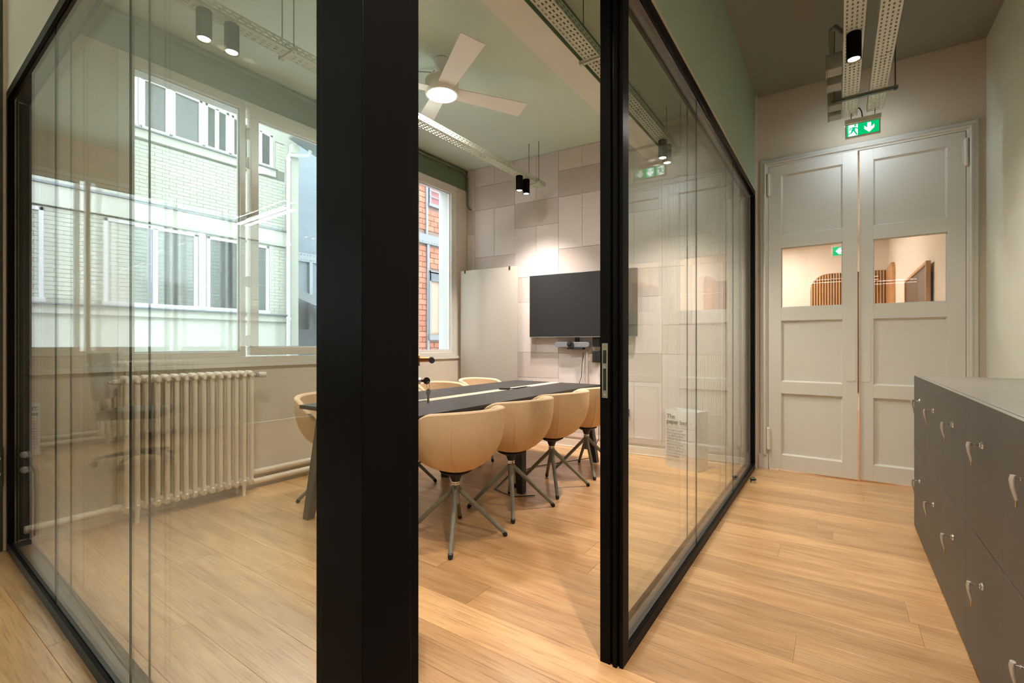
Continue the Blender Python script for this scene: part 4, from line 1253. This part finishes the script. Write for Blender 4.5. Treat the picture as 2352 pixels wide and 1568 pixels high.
oc = thing('office_chair', 'black office swivel chair on castors, mirrored in the left glass', 'chair', (-5.57, -.44, 0), .6)
MB().lathe([(.03, .07), (.028, .10), (.025, .40), (.0, .40)], n=20).build('gas_column', 'black_plastic', oc)
for k in range(5):
    a = 2 * PI * k / 5
    c_, s_ = math.cos(a), math.sin(a)
    lg = MB().tube([(.02 * c_, .02 * s_, .11), (.17 * c_, .17 * s_, .095), (.31 * c_, .31 * s_, .075)], [.022, .018, .014], 10).build('leg', 'black_plastic', oc)
    for q in (-.014, .014):
        MB().cyl((.31 * c_ - (q + .008) * s_, .31 * s_ + (q + .008) * c_, .028), (.31 * c_ - (q - .008) * s_, .31 * s_ + (q - .008) * c_, .028), .028, 16).build('castor', 'black_rubber', lg)
m = MB().prism([(-.22, -.24), (.22, -.24), (.25, 0), (.22, .24), (-.22, .24), (-.25, 0)], .44, .52, 'z'); m.build('seat', 'black_plastic', oc, bevel=.02)
m = MB().hexa([(-.20, .22, .62), (.20, .22, .62), (.20, .27, .62), (-.20, .27, .62), (-.17, .28, 1.05), (.17, .28, 1.05), (.17, .32, 1.05), (-.17, .32, 1.05)]); m.build('backrest', 'black_plastic', oc, bevel=.015)
MB().tube([(0, .10, .44), (0, .27, .46), (0, .29, .75)], .02, 8).build('back_support', 'black_plastic', oc)

# ---------------------------------------------------------------- room behind the double doors
sp_ = thing('slat_panel', 'rounded oak slat panel wrapping the corner behind the double doors', 'wall panel', (0, 10.0, 0))
xl, xr2, ztp = -.40, .69, 2.36
nsl = 27
for k in range(nsl):
    x = xl + (xr2 - xl) * (k + .5) / nsl
    d = x - xl
    zt_ = ztp if d > .28 else ztp - .28 + math.sqrt(max(0, .28 ** 2 - (.28 - d) ** 2))
    MB().box(-.0125, .0125, -.035, -.012, .3, zt_).build('slat', 'oak_slat', sp_, loc=(x, 0, 0), smooth=False)
bk = [(xl, .3), (xr2, .3), (xr2, ztp)] + [(xl + .28 - .28 * math.sin(t), ztp - .28 + .28 * math.cos(t)) for t in [PI / 2 * q / 8 for q in range(9)]]
MB().prism(bk, -.012, -.001, 'y').build('felt_backing', 'dark_veneer', sp_)
sd = [(9.96, .3), (9.96, ztp)] + [(9.1 + .2 * math.cos(t), ztp - .2 + .2 * math.sin(t)) for t in [PI / 2 + PI / 2 * q / 6 for q in range(7)]] + [(8.9, .3)]
MB().prism([(a - 10.0, b) for a, b in sd], .662, .698, 'x').build('side_panel', 'oak_slat', sp_)
fp = thing('framed_panel', 'dark panel in a thick wooden frame on the wall behind the double doors', 'picture', (.70, 5.55, 1.0))
MB().box(-.055, -.02, 0, .03, 0, .875).box(-.055, -.02, 1.62, 1.65, 0, .875).box(-.055, -.02, .03, 1.62, .845, .875).box(-.055, -.02, .03, 1.62, 0, .03).build('frame', 'oak_slat', fp, bevel=.003)
MB().box(-.040, -.025, .03, 1.62, .03, .845).build('panel', 'dark_veneer', fp)
MB().box(-.02, 0, .1, 1.5, .1, .78).build('hanging_rail', 'black_plastic', fp)
for i, (a, b) in enumerate(((6.2, 7.4), (8.2, 9.4))):
    o = thing('ceiling_lamp', f'linear ceiling lamp in the room behind the doors, {"nearer" if i == 0 else "farther"} one', 'lamp', (-.9, (a + b) / 2, 2.895))
    MB().box(-.06, .06, -(b - a) / 2, (b - a) / 2, -.03, .004).build('profile', 'fan_white', o)
    MB().box(-.05, .05, -(b - a) / 2 + .01, (b - a) / 2 - .01, -.034, -.03).build('diffuser', 'beyond_glow', o)

# ================================================================== COURTYARD
FXp = -10.0
fa = thing('courtyard_building', 'pale green cream building with painted brick and white windows across the courtyard', 'building', (FXp, 0, 0))
# body of the facade; the top follows a shallow curved gable
FY0, FY1 = -7.0, 6.0
def gable(y):
    return 6.35 - .105 * max(0.0, y - 3.6) ** 1.55
prof = [(FY0, -2.0), (FY1 - .02, -2.0)] + [(yy, gable(yy)) for yy in (5.98, 5.5, 5.0, 4.5, 4.0, 3.6, FY0)]
MB().prism(prof, -.35, 0, 'x').build('facade_wall', 'facade_cream', fa)
# string courses
def course(y0, y1, z0, z1, d, mt, nm='string_course'):
    MB().box(0, d, y0, y1, z0, z1).build(nm, mt, fa, bevel=.004)
course(FY0, 5.72, 3.56, 3.60, .10, 'zinc', 'zinc_flashing')
course(FY0, 5.72, 3.24, 3.56, .07, 'facade_cream')
course(FY0, 5.50, 4.845, 4.87, .12, 'zinc', 'zinc_flashing')
course(FY0, 5.48, 4.70, 4.845, .07, 'facade_cream')
course(FY0, 5.72, 1.735, 1.76, .12, 'zinc', 'zinc_flashing')
course(FY0, 5.72, 1.60, 1.735, .06, 'facade_cream')
# mortar beds behind the bricks
BR = [(1.2, 5.70, 3.60, 4.70), (5.36, 5.70, 1.76, 3.24), (5.50, 5.70, 4.70, 5.55)]
MB().box(0, .006, FY0, 5.70, 3.60, 4.70).box(0, .006, 5.36, 5.70, 1.76, 3.24).box(0, .006, 5.50, 5.70, 4.70, 5.5).box(0, .006, FY0, 2.2, 1.76, 3.24).build('mortar', 'facade_mortar', fa)
bl, bh, gp = .224, .0665, .005
cube = MB().box(0, .016, 0, bl - gp, 0, bh - gp).mesh('brick', smooth=False); cube.materials.append(MATS['facade_brick'])
stuff = MB(); nb = 0
def bricks(y0, y1, z0, z1, single):
    global nb
    z = z0 + .003; r = 0
    while z + bh <= z1 + .004:
        y = y0 - (bl / 2 if r % 2 else 0)
        while y < y1 - .01:
            a, b = max(y, y0), min(y + bl, y1)
            if b - a > .02:
                if single and b - a > bl - .001 and nb < 300:
                    link('brick', cube, fa, (.003 + random.uniform(0, .002), a, z)); nb += 1
                elif single and nb < 300:
                    MB().box(.004, .019, a, b - gp, z, z + bh - gp).build('brick', 'facade_brick', fa, smooth=False); nb += 1
                else:
                    stuff.box(.004, .019, a, b - gp, z, z + bh - gp)
            y += bl
        z += bh; r += 1
bricks(2.97, 5.70, 3.60, 4.70, True)
bricks(5.36, 5.70, 1.76, 3.24, True)
bricks(5.50, 5.70, 4.87, 5.50, True)
bricks(FY0 + 1, 2.97, 3.60, 4.70, False)
bricks(FY0 + 1, 2.2, 1.76, 3.24, False)
tag(stuff.build('further_bricks', 'facade_brick', fa, smooth=False), kind='stuff')
def fwin(y0, y1, z0, z1, mull=(), top=None, par=fa, X=0.0, fr='facade_frame', pn='facade_pane', fw=.055):
    top = top or (lambda y: z1)
    m = MB()
    m.prism([(y0, z0), (y1, z0), (y1, top(y1)), (y0, top(y0))], X - .005, X + .012, 'x')
    wn = m.build('window', pn, par, smooth=False)
    f_ = MB()
    f_.box(X, X + .05, y0, y0 + fw, z0, top(y0)).box(X, X + .05, y1 - fw, y1, z0, top(y1)).box(X, X + .06, y0 - .02, y1 + .02, z0 - .02, z0 + fw)
    f_.hexa([(X, y0, top(y0) - fw), (X + .05, y0, top(y0) - fw), (X + .05, y1, top(y1) - fw), (X, y1, top(y1) - fw), (X, y0, top(y0)), (X + .05, y0, top(y0)), (X + .05, y1, top(y1)), (X, y1, top(y1))])
    for q in mull: f_.box(X, X + .05, q - fw * .6, q + fw * .6, z0 + fw, top(q) - fw * .5)
    f_.build('window_frame', fr, wn, bevel=.004, smooth=False)
    return wn
# ground-floor row
for a, b, mu in ((2.52, 3.98, (3.31,)), (4.14, 4.80, ()), (4.92, 5.34, ()), (-.4, 1.1, (.35,)), (-2.6, -1.1, (-1.72,))):
    fwin(a, b, 1.78, 3.20, mu)
MB().box(0, .045, 4.0, 4.12, 1.76, 3.24).build('pier', 'facade_cream', fa)
# upper row under the curved gable
tp2 = lambda y: 5.78 - .06 * max(0, y - 3.4) ** 1.7
for a, b, mu in ((2.2, 3.05, (2.6,)), (3.10, 3.52, ()), (3.56, 4.06, ()), (4.10, 4.54, (4.32,)), (4.58, 4.98, ()), (5.02, 5.42, (5.16,))):
    fwin(a, b, 4.87, 5.78, mu, tp2)
for q in (3.08, 3.54, 4.08, 4.56, 5.0): MB().box(0, .06, q - .025, q + .025, 4.87, tp2(q)).build('pier', 'facade_cream', fa)
# corner pilaster, rain pipe, eaves
MB().box(0, .05, 5.82, 6.0, -2, 5.52).build('pilaster', 'facade_cream', fa)
rp = MB().tube([(.09, 5.74, -2), (.09, 5.74, 5.20), (.10, 5.76, 5.27), (.14, 5.95, 5.30), (.18, 6.15, 5.36), (.20, 6.2, 5.48)], .042, 12).build('rain_pipe', 'facade_frame', fa)
for zz in (1.68, 3.30, 5.16): MB().cyl((.09, 5.74, zz - .025), (.09, 5.74, zz + .025), .052, 14).build('pipe_collar', 'facade_frame', rp)
ev = MB()
for a, b in ((3.2, 3.8), (3.8, 4.4), (4.4, 5.0), (5.0, 5.6), (5.6, 6.35)):
    ga, gb_ = gable(a), gable(b) if b < 6.2 else gable(6.0) - .10
    ev.hexa([(-.3, a, ga), (.42, a, ga), (.42, b, gb_), (-.3, b, gb_), (-.3, a, ga + .05), (.42, a, ga + .05), (.42, b, gb_ + .05), (-.3, b, gb_ + .05)])
ev.build('eaves', 'facade_cream', fa, smooth=False)
gu = MB().hexa([(.1, 5.75, 5.62), (.55, 5.75, 5.62), (.55, 6.5, 5.40), (.1, 6.5, 5.40), (.1, 5.75, 5.66), (.58, 5.75, 5.66), (.58, 6.55, 5.44), (.1, 6.55, 5.44)])
gu.build('gutter', 'zinc', fa, smooth=False)
MB().box(.02, .16, 5.78, 5.98, 5.32, 5.52).build('corbel', 'facade_cream', fa, bevel=.02)

# grey neighbour beyond the corner, with riveted band and lean-to roof
gr = thing('grey_building', 'blue grey rendered wall beyond the corner of the pale building', 'building', (-13.0, 0, 0))
MB().box(-.4, 0, 5.2, 14.5, -2, 9).build('rendered_wall', 'grey_render', gr)
MB().box(0, .05, 5.2, 14.5, 3.55, 3.80).build('riveted_band', 'zinc', gr)
m = MB()
for k in range(40):
    for zz in (3.6, 3.75): m.cyl((.05, 6.6 + .1 * k, zz), (.062, 6.6 + .1 * k, zz), .012, 6)
tag(m.build('rivets', 'grey_dark', gr, smooth=False), kind='stuff')
MB().box(0, .08, 8.15, 8.25, -2, 3.55).build('post', 'zinc', gr)
lt = thing('lean_to', 'lean-to roof with mossy slope and metal edge beside the grey wall', 'roof', (-11.05, 6.0, 0))
m = MB().hexa([(-1.75, .1, 3.02), (0, .1, 2.55), (0, 3.2, 1.55), (-1.75, 3.2, 2.0), (-1.75, .1, 3.10), (0, .1, 2.63), (0, 3.2, 1.63), (-1.75, 3.2, 2.08)])
m.build('roof_slope', 'roof_moss', lt, smooth=False)
MB().hexa([(-.02, .1, 2.43), (.04, .1, 2.43), (.04, 3.2, 1.43), (-.02, 3.2, 1.43), (-.02, .1, 2.66), (.04, .1, 2.66), (.04, 3.2, 1.66), (-.02, 3.2, 1.66)]).build('metal_edge', 'zinc', lt, smooth=False)
MB().hexa([(-1.72, .1, 3.05), (-1.55, .1, 3.02), (-1.55, 3.2, 2.02), (-1.72, 3.2, 2.05), (-1.72, .1, 3.17), (-1.55, .1, 3.10), (-1.55, 3.2, 2.10), (-1.72, 3.2, 2.17)]).build('lead_flashing', 'facade_frame', lt, smooth=False)
MB().box(-.6, -.5, .1, 3.2, -2, 1.5).build('lower_wall', 'grey_dark', lt)

# red brick building seen through the right window
rb = thing('red_brick_building', 'red brick building with grey steel posts seen through the right window', 'building', (-6.6, 0, 0))
MB().box(-.3, -.012, 5.45, 9.5, -2, 8).build('mortar_wall', 'brick_mortar', rb)
bl2, bh2 = .21, .104
open2 = [(6.66, 7.3, 1.20, 2.60), (6.655, 7.3, 3.80, 4.9)]
nr = 0
z = .85; r = 0
while z < 4.45:
    y = 6.22 - (bl2 / 2 if r % 2 else 0)
    while y < 7.35:
        a, b = y, y + bl2
        ok = not (3.05 < z + bh2 and z < 3.26)
        for (oa, ob, za, zb) in open2:
            if a < ob and b > oa and z < zb and z + bh2 > za:
                if a < oa - .04: b = oa
                else: ok = False
        if ok:
            MB().box(-.02, random.uniform(.0, .006), a, b - .010, z, z + bh2 - .010).build('brick', 'red_brick', rb, smooth=False, bevel=.004)
        y += bl2
    z += bh2; r += 1
far_b = MB()
for i in range(88):
    for j in range(20):
        z = -1 + .104 * i; yb_ = 5.46 + .21 * j - (.1 if i % 2 else 0)
        if (yb_ + .2 < 6.2 - .1 or yb_ > 7.38 or z < .84 or z > 4.46): far_b.box(-.02, .002, max(yb_, 5.46), yb_ + .2, z, z + .094)
tag(far_b.build('further_bricks', 'red_brick', rb, smooth=False), kind='stuff')
MB().box(-.01, .03, 6.60, 6.655, 3.2, 6).build('steel_post', 'steel_paint', rb)
MB().box(-.01, .035, 6.625, 6.69, -1, 3.1).build('steel_post', 'steel_paint', rb)
MB().box(-.01, .05, 5.45, 9.5, 3.07, 3.25).build('steel_beam', 'steel_paint', rb)
m = MB()
for k in range(14): m.cyl((.05, 6.25 + .08 * k, 3.10), (.058, 6.25 + .08 * k, 3.10), .009, 6)
tag(m.build('rivets', 'steel_paint', rb, smooth=False), kind='stuff')
wn = fwin(6.67, 7.25, 1.24, 2.56, (7.02,), par=rb, fr='steel_paint', pn='tan_interior', fw=.05)
MB().box(.02, .05, 6.68, 7.24, 2.36, 2.54).build('shutter_box', 'grey_dark', wn)
MB().box(.015, .022, 6.985, 7.02, 1.3, 2.36).build('curtain', 'curtain_red', wn)
MB().box(.03, .07, 6.66, 7.26, 1.20, 1.30).build('sill', 'steel_paint', wn)
wn2 = fwin(6.68, 7.25, 3.84, 4.85, (), par=rb, fr='steel_paint', pn='curtain_red', fw=.04)
for zz in (4.0, 4.12): MB().box(.04, .055, 6.68, 7.25, zz, zz + .02).build('guard_rail', 'steel_paint', wn2)
# courtyard ground
struct('ground_courtyard', MB().box(-14, -4.1, .56, 15, -2.1, -2.0).box(-14, XO - .25, -8, .56, -2.1, -2.0), 'grey_render', 'grey paving of the courtyard below the windows', 'ground')
